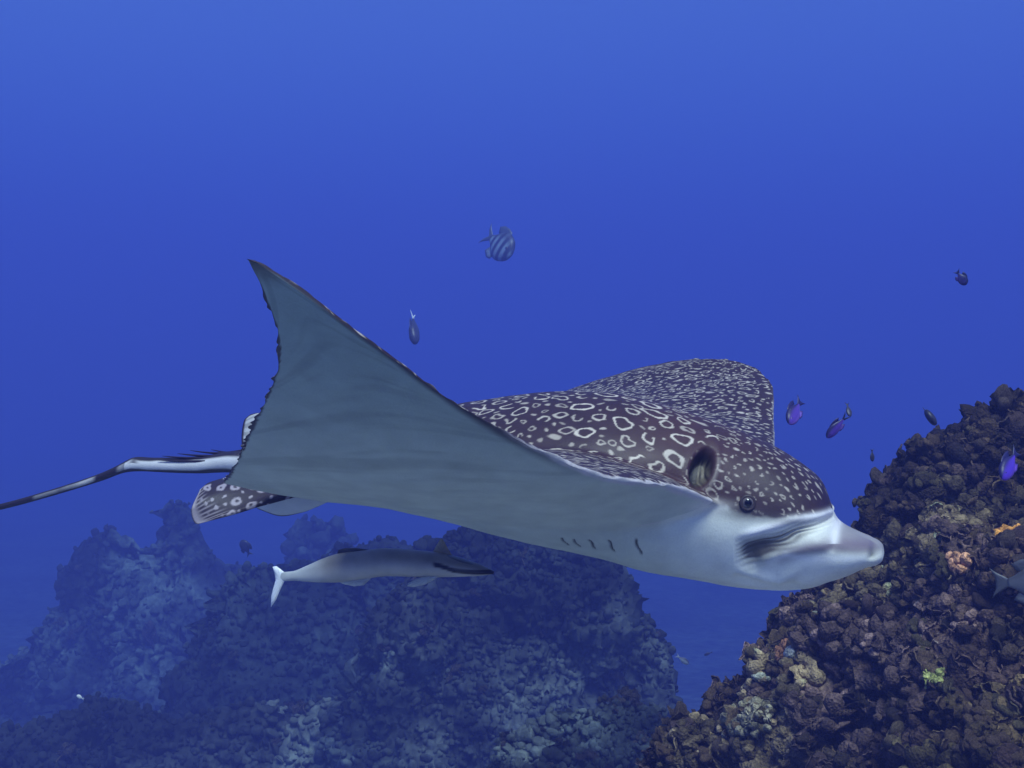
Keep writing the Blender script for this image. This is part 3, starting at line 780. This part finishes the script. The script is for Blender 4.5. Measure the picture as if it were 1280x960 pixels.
def mound(name, label, sil, depth, front, back, lumps, nx, ny, seed, y0, y1, mat, n_knob, n_grow, krange, pits=(), kind=None, cat=None, group=None, bottom=-5.2, fwd=1.0, frond=-5., twist=0.0):
    """a coral mound whose skyline, seen from the front, runs through sil (photo pixels at the given depth)"""
    S = np.array([at(px, py, depth)[:] for px, py in sil])
    xs = np.linspace(S[0, 0], S[-1, 0], nx); ys = np.concatenate([np.linspace(y0, depth, int(ny * .75), endpoint=False), np.linspace(depth, y1, ny - int(ny * .75))])
    X, Y = np.meshgrid(xs, ys, indexing='ij')
    # the skyline is carried along the slope
    Z0 = np.interp(X + twist * (depth - Y), S[:, 0], S[:, 2])
    t = depth - Y
    Z = Z0 - np.where(t > 0, front * np.abs(t) ** fwd, back * np.abs(t) ** 1.4)
    Z = np.maximum(Z, bottom + .05 * np.sin(X * 3) * np.cos(Y * 2))
    G = np.stack([X, Y, Z], 2)
    for (amp, size) in lumps:
        N = grid_normals(G); P = G.reshape(-1, 3)
        warp = np.stack([vnoise(P, 1.6 / size, seed + 40 + k) for k in range(3)], 1) * size * .3
        w, cid = worley(P + warp, size, seed + int(size * 1000))
        bump_ = np.sqrt(np.clip(1 - (w / .85) ** 2, 0, 1)) * (.5 + .9 * cid) - .80
        G = G + N * (amp * bump_).reshape(X.shape)[..., None]
    for (px, py, d, r, dep) in pits:
        c = np.array(at(px, py, d)[:]); dd = np.linalg.norm((G - c) * np.array([1, .6, 1]), axis=2)
        G[..., 1] += dep * np.exp(-(dd / r) ** 2)
    N = grid_normals(G); P = G.reshape(-1, 3); NF = N.reshape(-1, 3)
    idx = np.arange(nx * ny).reshape(nx, ny)
    q = np.stack([idx[:-1, :-1], idx[1:, :-1], idx[1:, 1:], idx[:-1, 1:]], -1).reshape(-1, 4)
    me = fast_mesh(name, P, q); set_col(me, reef_colour(P, lumps[0][1] * .8, seed))
    o = link(name, me, mat); tag(o, label, cat, group, kind)
    rng = random.Random(seed)
    # growth only where the photograph could see it: near skyline and front, inside or just outside the frame
    px = 640 + FPX * P[:, 0] / np.maximum(.3, P[:, 1]); py = 480 - FPX * P[:, 2] / np.maximum(.3, P[:, 1])
    ok = np.where((px > -150) & (px < 1430) & (py < 1080) & (P[:, 1] < depth + .25 * (y1 - depth)) & (P[:, 2] > bottom + .3))[0]
    if len(ok) and n_grow:
        dens = sstep(fbm(P[ok], 1.1 / lumps[0][1], seed + 90, 3), -.75, .15); ok2 = ok[np.array([rng.random() for _ in range(len(ok))]) < dens]
        pick = np.array([ok2[rng.randrange(len(ok2))] for _ in range(n_grow)])
        fro = np.clip(frond + 1.0 * fbm(P[pick], .8 / lumps[0][1], seed + 70, 2), .02, .9)
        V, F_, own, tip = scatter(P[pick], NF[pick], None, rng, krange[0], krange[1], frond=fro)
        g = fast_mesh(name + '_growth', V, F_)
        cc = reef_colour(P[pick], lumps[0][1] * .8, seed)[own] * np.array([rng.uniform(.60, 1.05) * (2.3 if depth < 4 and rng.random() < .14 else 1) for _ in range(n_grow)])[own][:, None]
        cc = cc * (.62 + 1.0 * tip)[:, None] if depth < 4 else cc  # paler knob tops and rims, imitating light from above
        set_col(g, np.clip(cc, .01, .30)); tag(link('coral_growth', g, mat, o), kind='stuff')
    if len(ok) and n_knob:
        vs = [link_mesh for link_mesh in KNOBS]
        inside = ok[(px[ok] > 0) & (px[ok] < 1290) & (py[ok] < 970)]
        got = 0; used = []
        for _ in range(n_knob * 12):
            if got >= n_knob: break
            k = inside[rng.randrange(len(inside))]
            if any((P[k] - P[j]) @ (P[k] - P[j]) < (krange[1] * 1.3) ** 2 for j in used): continue
            used.append(k); got += 1
            kn = bpy.data.objects.new('coral_knob', (KNOBS if depth < 4 else KNOBS[10:])[rng.randrange(10)]); C.objects.link(kn); kn.parent = o
            n = Vector(NF[k]) + Vector((rng.gauss(0, .25), rng.gauss(0, .25), .5))
            r = rng.uniform(krange[1] * .8, krange[1] * 1.9)
            kn.rotation_euler = (n.to_track_quat('Z', 'Y').to_matrix() @ Matrix.Rotation(rng.uniform(0, 6.28), 3, 'Z')).to_euler()
            kn.location = Vector(P[k]) - Vector(NF[k]) * r * .15
            kn.scale = (r * rng.uniform(.8, 1.25), r * rng.uniform(.8, 1.25), r * rng.uniform(.8, 1.3))
    return o, P, NF

KNOBS = []
def make_knobs(mat):
    """clusters of rounded lobes: a coral knob with several heads"""
    for s in range(10):
        rng = random.Random(500 + s); n = rng.randrange(5, 10)
        P, R = [], []
        for k in range(n):
            an = k * 2.4 + rng.uniform(-.4, .4); rad = .62 * math.sqrt(k / n); P.append((rad * math.cos(an), rad * math.sin(an), .45 - .5 * rad + rng.uniform(-.12, .25))); R.append(rng.uniform(.26, .46))
        P = np.array(P); N = np.tile([0, 0, 1.0], (n, 1)) + np.c_[P[:, :2] * 1.2, np.zeros(n)]
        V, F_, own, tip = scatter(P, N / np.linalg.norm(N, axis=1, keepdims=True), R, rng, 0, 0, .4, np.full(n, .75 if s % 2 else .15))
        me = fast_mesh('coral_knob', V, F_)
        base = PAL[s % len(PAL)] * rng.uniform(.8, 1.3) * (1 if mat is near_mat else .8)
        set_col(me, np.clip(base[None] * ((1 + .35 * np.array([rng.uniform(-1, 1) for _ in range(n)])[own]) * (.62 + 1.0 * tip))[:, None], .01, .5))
        me.materials.append(mat); KNOBS.append(me)

near_mat = reef_mat('reef_rock', (1, 1, 1), .0045, 110)
far_mat = reef_mat('far_reef_rock', (.52, .62, .66), .03, 9)  # cool dark tint, the water's fading painted into the far rock
make_knobs(near_mat); make_knobs(far_mat)

# seabed: rubble to the horizon, and a pale sand patch added unseen under the ray to bounce light up
def ground(name, x0, x1, y0, y1, n, z, amp, mat, seed):
    X, Y = np.meshgrid(np.linspace(x0, x1, n), np.linspace(y0, y1, n), indexing='ij')
    P = np.stack([X, Y, np.zeros_like(X)], 2).reshape(-1, 3)
    P[:, 2] = z + amp * fbm(P, .35, seed, 4)
    idx = np.arange(n * n).reshape(n, n); q = np.stack([idx[:-1, :-1], idx[1:, :-1], idx[1:, 1:], idx[:-1, 1:]], -1).reshape(-1, 4)
    me = fast_mesh(name, P, q); set_col(me, np.tile([.045, .05, .05] if name == 'seabed' else [.62, .58, .50], (len(P), 1)))
    return tag(link(name, me, mat), kind='structure')
ground('seabed', -300, 300, -300, 300, 161, -5.0, .12, reef_mat('rubble', (1, 1, 1), .05, 4), 3)
ground('bounce_sand', -7, 5.5, -8, 4.5, 90, -4.62, .06, reef_mat('bounce_sand', (1, 1, 1), .01, 30), 5)  # unseen patch, added to reflect light onto the ray's belly

SLOPE, SP, SN = mound('reef_slope', None,
      [(520, 1330), (640, 1150), (740, 1010), (805, 955), (830, 902), (850, 880), (880, 866), (940, 824), (975, 768), (985, 748), (1010, 735), (1040, 690), (1060, 658), (1085, 626),
       (1110, 596), (1130, 562), (1140, 546), (1180, 544), (1215, 536), (1240, 522), (1280, 516), (1400, 500), (1600, 520), (1900, 640), (2200, 1000)],
      3.05, .62, .5, [(.12, .38), (.085, .17), (.042, .08), (.014, .032)], 430, 330, 11, .9, 4.6, near_mat, 290, 11000, (.0065, .023),
      pits=[(1135, 745, 2.7, .11, .24), (1190, 800, 2.55, .06, .12), (1245, 645, 2.8, .05, .12), (1040, 850, 2.7, .07, .13), (1110, 690, 2.75, .06, .14), (900, 930, 2.8, .05, .1), (1250, 900, 2.25, .05, .1)], kind='structure', fwd=1.08, twist=.10, frond=.30)
mound('coral_bommie', 'tall peaked coral bommie fading into the blue water', [(-330, 1000), (-220, 900), (-100, 850), (0, 812), (22, 787), (45, 740), (64, 712), (95, 675), (124, 647), (165, 640), (176, 622), (205, 615), (232, 622), (242, 650), (255, 690), (290, 712), (340, 730), (420, 800), (520, 900)],
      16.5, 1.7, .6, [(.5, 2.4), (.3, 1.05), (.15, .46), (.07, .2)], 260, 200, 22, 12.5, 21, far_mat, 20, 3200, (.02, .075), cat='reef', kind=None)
mound('coral_bommie', 'broad dark coral bommie below the remora and ray', [(400, 1050), (440, 880), (470, 770), (490, 700), (505, 670), (530, 656), (600, 662), (700, 684), (755, 694), (766, 705), (770, 735), (800, 757), (830, 787), (845, 812), (851, 842), (846, 875), (850, 960), (870, 1060)],
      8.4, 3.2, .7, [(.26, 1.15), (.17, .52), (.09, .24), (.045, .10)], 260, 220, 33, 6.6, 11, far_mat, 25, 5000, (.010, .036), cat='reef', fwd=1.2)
mound('coral_bommie', 'low shelf of coral linking the two big bommies', [(180, 900), (250, 760), (285, 716), (322, 706), (360, 698), (440, 694), (500, 690), (560, 720), (640, 820)],
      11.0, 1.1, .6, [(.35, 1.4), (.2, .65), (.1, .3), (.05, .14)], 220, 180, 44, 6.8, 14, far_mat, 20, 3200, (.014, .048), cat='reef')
mound('coral_bommie', 'small coral mound standing in front of the dark bommie', [(520, 1120), (590, 985), (620, 925), (640, 908), (680, 892), (700, 880), (740, 884), (770, 868), (800, 868), (828, 884), (845, 940), (880, 1060)],
      5.4, 1.0, .6, [(.12, .5), (.07, .22), (.04, .11), (.02, .05)], 200, 170, 55, 4.0, 6.6, far_mat, 25, 3600, (.007, .026), cat='reef')
mound('coral_bommie', 'wide low coral bank in front of the peaked bommie', [(-250, 1000), (-100, 930), (0, 905), (100, 886), (200, 905), (300, 912), (380, 895), (450, 884), (510, 905), (560, 945), (620, 1060)],
      8.8, .7, .6, [(.25, 1.1), (.14, .5), (.08, .24), (.04, .1)], 260, 190, 66, 5.6, 11, far_mat, 25, 3600, (.012, .04), cat='reef')
mound('coral_bommie', 'faint mushroom shaped coral head beyond the remora', [(330, 800), (352, 700), (362, 672), (372, 652), (400, 645), (428, 650), (440, 668), (446, 700), (470, 800)],
      19.0, 3.0, 1.0, [(.25, .9), (.15, .4), (.08, .2)], 90, 80, 77, 17.5, 21, far_mat, 0, 200, (.06, .14), cat='reef')

# encrusting colonies on the slope: clumps seated on the surface at the pixel where the photograph shows them
sx_, sy_ = 640 + FPX * SP[:, 0] / SP[:, 1], 480 - FPX * SP[:, 2] / SP[:, 1]
def colony(name, label, cat, px, py, wx, wy, n, r0, r1, col, frond=0.0, seed=1):
    near_ = np.where((np.abs(sx_ - px) < wx) & (np.abs(sy_ - py) < wy))[0]
    d0 = np.quantile(SP[near_, 1], .12); near_ = near_[SP[near_, 1] < d0 + .05]
    rng = random.Random(seed); pick = np.array([near_[rng.randrange(len(near_))] for _ in range(n)])
    med = np.median(SP[pick], 0); pick = pick[np.argsort(np.linalg.norm(SP[pick] - med, axis=1))]; keep = [pick[0]]
    for q in pick[1:]:
        if np.linalg.norm(SP[keep] - SP[q], axis=1).min() < r1 * 1.45: keep.append(q)
    pick = np.array(keep); n = len(pick)
    c = SP[pick].mean(0); R = [rng.uniform(r0, r1) for _ in range(n)]
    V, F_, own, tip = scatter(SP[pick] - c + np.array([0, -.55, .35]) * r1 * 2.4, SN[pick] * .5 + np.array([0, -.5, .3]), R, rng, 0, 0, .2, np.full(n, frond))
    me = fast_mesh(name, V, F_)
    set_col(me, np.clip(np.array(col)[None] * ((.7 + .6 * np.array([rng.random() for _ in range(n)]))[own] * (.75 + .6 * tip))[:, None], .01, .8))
    o = link(name, me, near_mat); o.location = c
    return tag(o, label, cat)
colony('orange_sponge', 'flat bright orange sponge ledge high on the reef slope', 'sponge', 1256, 673, 16, 5, 90, .008, .012, (.50, .22, .05), seed=3)
colony('orange_sponge', 'peach coloured knobbly sponge cluster on the reef slope', 'sponge', 1194, 711, 12, 10, 80, .008, .012, (.42, .21, .11), seed=4)
colony('orange_sponge', 'rusty brown sponge patch by the left edge of the slope', 'sponge', 974, 819, 10, 11, 70, .009, .013, (.26, .12, .06), seed=5)
colony('soft_coral', 'yellow green soft coral tuft low on the reef slope', 'coral', 1164, 852, 10, 10, 60, .008, .011, (.24, .25, .08), .5, seed=6)
colony('pale_coral', 'pale cream knobbed coral colony near the foot of the slope', 'coral', 932, 900, 28, 24, 160, .009, .014, (.19, .165, .105), .2, seed=7)

# water: one closed box of even, pale blue scattering water; its top is the sea surface
WATER_DENS, WATER_TOP = .065, 13.0
bm = bmesh.new(); bmesh.ops.create_cube(bm, size=1)
for v in bm.verts: v.co = Vector((v.co.x * 560, v.co.y * 560, (WATER_TOP if v.co.z > 0 else -6.3)))
wme = bpy.data.meshes.new('haze'); bm.to_mesh(wme); bm.free()
wm = bpy.data.materials.new('sea_water'); wm.use_nodes = True; nt = wm.node_tree; nt.nodes.clear()
ou = nt.nodes.new('ShaderNodeOutputMaterial'); pv = nt.nodes.new('ShaderNodeVolumePrincipled')
pv.inputs['Color'].default_value = (.112, .132, .465, 1); pv.inputs['Absorption Color'].default_value = (0, .0714, .318, 1); pv.inputs['Density'].default_value = WATER_DENS; pv.inputs['Anisotropy'].default_value = 0.0
nt.links.new(pv.outputs[0], ou.inputs['Volume'])
tag(link('haze', wme, wm), kind='stuff')
# ------------------------------------------------------------------ remora and reef fish
def loft(name, st, colfn, n=36, m=22):
    """st: (x, z centre, half height, half width, y centre); rings along x. colfn(x, y, z, zn, t) -> rgb"""
    st = np.array(st, float); t = np.linspace(0, 1, n) ** 1.0
    xs = st[0, 0] + (st[-1, 0] - st[0, 0]) * t
    o = np.argsort(st[:, 0]); S = st[o]
    zc, hh, hw, yc = (interp(xs, S[:, 0], S[:, k]) for k in (1, 2, 3, 4))
    an = np.linspace(0, 2 * math.pi, m, endpoint=False)
    V = np.stack([np.repeat(xs, m), (yc[:, None] + hw[:, None] * np.sin(an)[None]).ravel(), (zc[:, None] + hh[:, None] * np.cos(an)[None]).ravel()], 1)
    zn = np.tile(np.cos(an), n); tt = np.repeat(t, m)
    idx = np.arange(n * m).reshape(n, m); q = np.stack([idx[:-1], idx[1:], np.roll(idx[1:], -1, 1), np.roll(idx[:-1], -1, 1)], -1).reshape(-1, 4)
    me = bpy.data.meshes.new(name)
    me.from_pydata(V.tolist(), [], q.tolist() + [idx[0].tolist(), idx[-1][::-1].tolist()]); me.update(); me.shade_smooth()
    set_col(me, np.clip(colfn(V[:, 0], V[:, 1], V[:, 2], zn, tt), .004, .9))
    return me

def fin_mesh(name, poly, th, col, col2=None, axis='y', ripple=0.0):
    """thin lens-shaped fin: poly of (x, z) with poly[0], poly[1] the root ends; fanned from the root middle"""
    P = np.array(poly, float); n = len(P); out = [P[k] * (1 - f) + P[(k + 1) % n] * f for k in range(n) for f in (0, .34, .67)]
    O = np.array(out); c = (P[0] + P[1]) / 2 * .55 + P.mean(0) * .45
    R = [1.0, .66, .33]; V, colr = [], []
    for s in (1, -1):
        for r in R:
            for p in O:
                q = c + (p - c) * r; y = s * th * (1 - r ** 2) + (0.0002 * s) + ripple * math.sin(12 * (q[0] + q[1]))
                V.append((q[0], y, q[1])); colr.append(r)
        V.append((c[0], s * th, c[1])); colr.append(0)
    K = len(O); per = K * 3 + 1; Fq = []
    for s in (0, 1):
        b = s * per
        for k in range(2):
            for j in range(K):
                f = (b + k * K + j, b + k * K + (j + 1) % K, b + (k + 1) * K + (j + 1) % K, b + (k + 1) * K + j); Fq.append(f if s == 0 else f[::-1])
        for j in range(K):
            f = (b + 2 * K + j, b + 2 * K + (j + 1) % K, b + 3 * K); Fq.append(f if s == 0 else f[::-1])
    for j in range(K): Fq.append((j, per + j, per + (j + 1) % K, (j + 1) % K))
    me = mesh_np(name, V, Fq); cr_ = np.array(colr)[:, None]
    c2 = np.array(col2 if col2 is not None else col)
    ray = 1 + .12 * np.sin(np.arange(len(V)) * 2.1)[:, None]
    set_col(me, np.clip((np.array(col)[None] * (1 - cr_ ** 2) + c2[None] * cr_ ** 2) * ray, .004, .9))
    return me

def pose(head, tail, up=(0, 0, 1)):
    """matrix with +X from tail to head, Z towards up, origin in the middle"""
    h, t = Vector(head), Vector(tail); x = (h - t).normalized(); z = Vector(up); y = z.cross(x).normalized(); z = x.cross(y)
    c = (h + t) / 2
    return Matrix(((x.x, y.x, z.x, c.x), (x.y, y.y, z.y, c.y), (x.z, y.z, z.z, c.z), (0, 0, 0, 1))), (h - t).length

fish_skin = skin_mat('fish_skin', .42, .10, .0003, 700, .4)

def make_remora():
    d = 2.1; s = d / FPX
    root = empty('remora', mat=Matrix.Translation(at(476, 708, d)) @ Matrix.Rotation(math.radians(-8), 4, 'Z'))
    tag(root, 'slender grey remora with dark eye stripe and white tail under the ray', 'remora')
    L = lambda px, py: ((px - 476) * s, -(py - 708) * s)
    st = []
    for px, top, bot, wd in ((619, 711.5, 714.5, 2), (612, 708, 716, 7), (600, 702.5, 717.5, 12), (585, 698, 718.5, 15), (565, 693, 719.5, 17), (545, 689, 720, 18), (515, 686.5, 720, 18),
                             (485, 685, 720, 17), (455, 688, 724, 15.5), (425, 692, 728.5, 13), (400, 700, 729.5, 9.5), (380, 709, 729, 6), (362, 716, 728, 4), (350, 717.5, 729, 2.5), (345, 719, 729, 1.5)):
        x, zt = L(px, top); _, zb = L(px, bot); st.append((x, (zt + zb) / 2, (zt - zb) / 2, wd * s, 0))
    st = st[::-1]
    xa, xb = L(546, 0)[0], L(617, 0)[0]
    ex, ez = L(572, 709.5)
    def col(x, y, z, zn, t):
        up_ = sstep(zn, -.35, .55)[:, None]
        c = np.array([.45, .42, .36])[None] * (1 - up_) + np.array([.24, .22, .19])[None] * up_
        tail = sstep(-x, L(420, 0)[0] * -1, L(372, 0)[0] * -1)[:, None]; c = c * (1 - .7 * tail) + np.array([.52, .55, .56])[None] * .7 * tail
        line = interp(x, [L(546, 0)[0], L(560, 0)[0], ex, L(595, 0)[0], L(618, 0)[0]], [L(0, 701.5)[1], L(0, 705.5)[1], ez, L(0, 711.5)[1], L(0, 712)[1]])
        k = (1 - sstep(np.abs(z - line), 2.2 * s, 3.6 * s)) * sstep(x, xa - 3 * s, xa + 3 * s)
        c = c * (.92 + .16 * fbm(np.stack([x, y, z], 1), 40, 3, 4))[:, None]
        jaw = sstep(line - z, 2.5 * s, 4.5 * s) * sstep(x, L(560, 0)[0], L(585, 0)[0]); c = c * (1 + .25 * jaw)[:, None]
        return c * (1 - k)[:, None] + np.array([.006, .006, .010])[None] * k[:, None]
    body = link('body', loft('remora_body', st, col, 150, 48), fish_skin, root)
    def fin(nm, poly, th, c1, c2, y=0.0, rx=0.0, par=root):
        me = fin_mesh(nm, [L(*p) for p in poly], th, c1, c2)
        f = link(nm, me, fish_skin, par); f.location = (0, y, 0)
        return f
    fin('tail_fin', [(352, 718), (352, 728), (346, 740), (341, 752), (334, 762), (334.5, 748), (337, 738), (340, 728), (339, 720), (336, 711), (341, 710), (347, 714)], .0022, (.62, .64, .66), (.78, .80, .82))
    fin('dorsal_fin', [(462, 687.5), (424, 694), (420, 692.5), (422, 688), (430, 686), (445, 685.6)], .0016, (.04, .04, .05), (.015, .015, .025))
    fin('anal_fin', [(466, 721), (420, 728), (430, 731.5), (442, 733.5), (454, 732)], .0016, (.42, .44, .42), (.46, .48, .46))
    pf = fin('pectoral_fin', [(566, 694), (540, 692), (544, 684), (549, 676), (552, 671.5), (556, 677), (561, 686)], .0016, (.36, .30, .20), (.42, .33, .20), y=.006)
    fin('pectoral_fin', [(552, 717), (536, 717), (524, 721), (513, 727), (511.5, 731), (520, 731.5), (534, 728.5), (546, 722)], .0016, (.42, .44, .40), (.50, .52, .48), y=-.010)
    # sucker disc on the head, seen edge-on
    dx0, dx1 = L(556, 0)[0], L(606, 0)[0]; dz = L(0, 693.5)[1]
    me = ball_mesh('sucker_disc', 1, ((dx1 - dx0) / 2, .013, .0032)); set_col(me, np.tile([.12, .125, .13], (len(me.vertices), 1)))
    o = link('sucker_disc', me, fish_skin, root); o.location = ((dx0 + dx1) / 2, 0, L(0, 699.5)[1]); o.rotation_euler = (0, math.radians(17), 0)
    for sy in (-1, 1):
        e = link('eye', ball_mesh('remora_eye', .0034), eye_mat(), root); e.location = (ex, sy * .0155, ez); e.rotation_euler = (math.radians(90 * sy), 0, 0)
    return root
make_remora()

def make_fish(name, label, head, tail, up, deep, thick, cback, cside, cbelly, tailcol=None, stripes=0, fork=.5, small=False, group=None, cat='fish'):
    M, Ln = pose(head, tail, up)
    root = empty(name, mat=M); tag(root, label, cat, group)
    h = Ln * deep / 2; w = Ln * thick / 2; x0, x1 = -Ln * .28, Ln * .5
    st = [(x0, 0, h * .20, w * .16, 0), (x0 + .10 * Ln, 0, h * .38, w * .4, 0), (x0 + .25 * Ln, 0, h * .78, w * .8, 0), (x0 + .42 * Ln, 0, h, w, 0), (x0 + .58 * Ln, -.0 * h, h * .88, w, 0),
          (x0 + .70 * Ln, -.03 * h, h * .6, w * .72, 0), (x0 + .755 * Ln, -.05 * h, h * .32, w * .42, 0), (x1, -.06 * h, h * .08, w * .1, 0)]
    cb, cs, cl = np.array(cback), np.array(cside), np.array(cbelly)
    def col(x, y, z, zn, t):
        u1 = sstep(zn, .15, .75)[:, None]; u0 = sstep(-zn, .3, .85)[:, None]
        c = cs[None] * (1 - u1) * (1 - u0) + cb[None] * u1 + cl[None] * u0
        if stripes:
            k = sstep(np.cos((x - x0) / (x1 - x0) * 2 * math.pi * (stripes + .5)), .1, .5)[:, None]; c = c * (1 - k) + np.array([.03, .03, .05])[None] * k
        return c
    link('body', loft(name + '_body', st, col, 28, 16), fish_skin, root)
    tc = np.array(tailcol) if tailcol is not None else cb
    T = Ln
    link('tail_fin', fin_mesh('tail_fin', [(x0 + .03 * T, h * .18), (x0 + .03 * T, -h * .18), (-.42 * T, -h * .55), (-.5 * T, -h * .8), (-.44 * T, -h * .35), (-(.5 - .22 * fork) * T, 0), (-.44 * T, h * .35), (-.5 * T, h * .8), (-.42 * T, h * .55)], w * .12, tc, tc), fish_skin, root)
    if not small:
        link('dorsal_fin', fin_mesh('dorsal_fin', [(.22 * T, h * .80), (-.15 * T, h * .55), (-.22 * T, h * .95), (-.10 * T, h * 1.18), (.06 * T, h * 1.22), (.18 * T, h * 1.08)], w * .12, cb, cb), fish_skin, root)
        link('anal_fin', fin_mesh('anal_fin', [(.08 * T, -h * .85), (-.15 * T, -h * .52), (-.22 * T, -h * .9), (-.08 * T, -h * 1.2), (.03 * T, -h * 1.15)], w * .12, cl, cb), fish_skin, root)
        for sy in (-1, 1):
            f = link('pectoral_fin', fin_mesh('pectoral_fin', [(.22 * T, .04 * T), (.22 * T, -.04 * T), (.10 * T, -.09 * T), (.06 * T, -.02 * T), (.12 * T, .04 * T)], w * .05, cs, cs), fish_skin, root)
            f.location = (0, sy * w * .9, 0); f.rotation_euler = (0, 0, sy * math.radians(-14))
            e = link('eye', ball_mesh('fish_eye', max(h * .13, .001)), eye_mat(), root); e.location = (.36 * T, sy * w * .62, h * .12); e.rotation_euler = (math.radians(-90 * sy), 0, 0)
    return root

PUR_B, PUR_S, PUR_L = (.02, .015, .08), (.10, .045, .36), (.22, .12, .50)
DK_B, DK_S, DK_L = (.018, .018, .035), (.03, .028, .05), (.05, .05, .07)
CH = 'small reef fish hovering in the water off the slope'
def F(label, hp, tp, dh, dt, up, deep, thick, pal, **k):
    nm = k.pop('name', 'damselfish'); return make_fish(nm, label, at(*hp, dh), at(*tp, dt), up, deep, thick, *pal, **k)
PUR, DRK = (PUR_B, PUR_S, PUR_L), (DK_B, DK_S, DK_L)
F('violet damselfish nose down close beside the wing of the ray', (985.5, 529), (1002, 499), 2.55, 2.6, (-.8, -.35, .6), .40, .18, PUR, fork=.4)
F('violet damselfish with a forked dark tail swimming down past the ray', (1033, 547), (1060, 518), 2.6, 2.6, (-.7, -.4, .7), .37, .17, PUR, fork=.8, tailcol=DK_B)
F('slender dark little fish just above the fork tailed violet damselfish', (1062.5, 521), (1058.5, 503), 3.2, 3.22, (-1, -.1, .2), .36, .16, DRK, small=True, group=CH)
F('tiny dark fish hanging nose down between ray and reef', (1090.5, 577), (1090, 561), 3.4, 3.4, (-1, -.5, .1), .42, .18, DRK, small=True, group=CH)
F('tiny round dark fish just above the flat reef top', (1166, 525), (1158, 516), 3.3, 3.36, (-.6, -.2, .8), .72, .3, DRK, small=True, group=CH)
F('lone dark blue damselfish high in open water above the reef', (1208, 356), (1195, 338), 3.6, 3.6, (.8, -.2, .6), .55, .22, ((.015, .015, .06), (.025, .02, .11), (.06, .03, .16)), fork=.4)
F('violet damselfish close against the coral of the reef slope', (1252, 598), (1272, 562), 2.45, 2.5, (-.8, -.35, .6), .40, .18, ((.02, .015, .08), (.10, .04, .50), (.18, .08, .55)), fork=.4)
F('pale sergeant fish with dark bars in open blue water', (640, 318), (606, 291), 13., 13.3, (.6, -.2, .8), .62, .22, ((.06, .07, .10), (.20, .25, .30), (.20, .24, .28)), stripes=4, fork=.7, name='sergeant_fish')  # body and bar contrast muted, imitating haze over the fish
F('dark fish with pale forked tail diving in open blue water', (518.5, 430), (516, 390), 9.0, 9.15, (-.4, -1, .1), .34, .24, ((.03, .03, .06), (.05, .05, .09), (.10, .10, .14)), tailcol=(.60, .62, .62), fork=.9, name='chromis')
F('dim dark fish drifting between the bommie peak and the remora', (302, 675), (313, 695), 10.5, 10.5, (.7, -.3, .5), .62, .25, DRK, name='surgeonfish')
F('dark fish with white belly at the edge of the dark bommie', (861, 830), (845, 819), 6.3, 6.3, (.2, -.3, 1), .42, .2, ((.05, .05, .08), (.30, .32, .33), (.80, .82, .80)), tailcol=(.4, .42, .42), small=True, name='chromis')
F('tiny pale fish low over the wide coral bank', (96, 869), (105, 874), 5.0, 5.0, (0, -.3, 1), .5, .25, ((.7, .7, .6), (.85, .85, .72), (.85, .85, .8)), small=True, name='chromis')
F('faint speck of a dark fish in the gap between the reefs', (880, 819), (891, 815), 9.0, 9.0, (0, -.2, 1), .35, .15, DRK, small=True, name='chromis')
F('grey surgeonfish half out of view over the reef slope', (1338, 726), (1238, 729), 2.12, 2.16, (0, -.1, 1), .52, .16, ((.07, .07, .08), (.13, .13, .14), (.15, .15, .16)), fork=.3, name='surgeonfish')
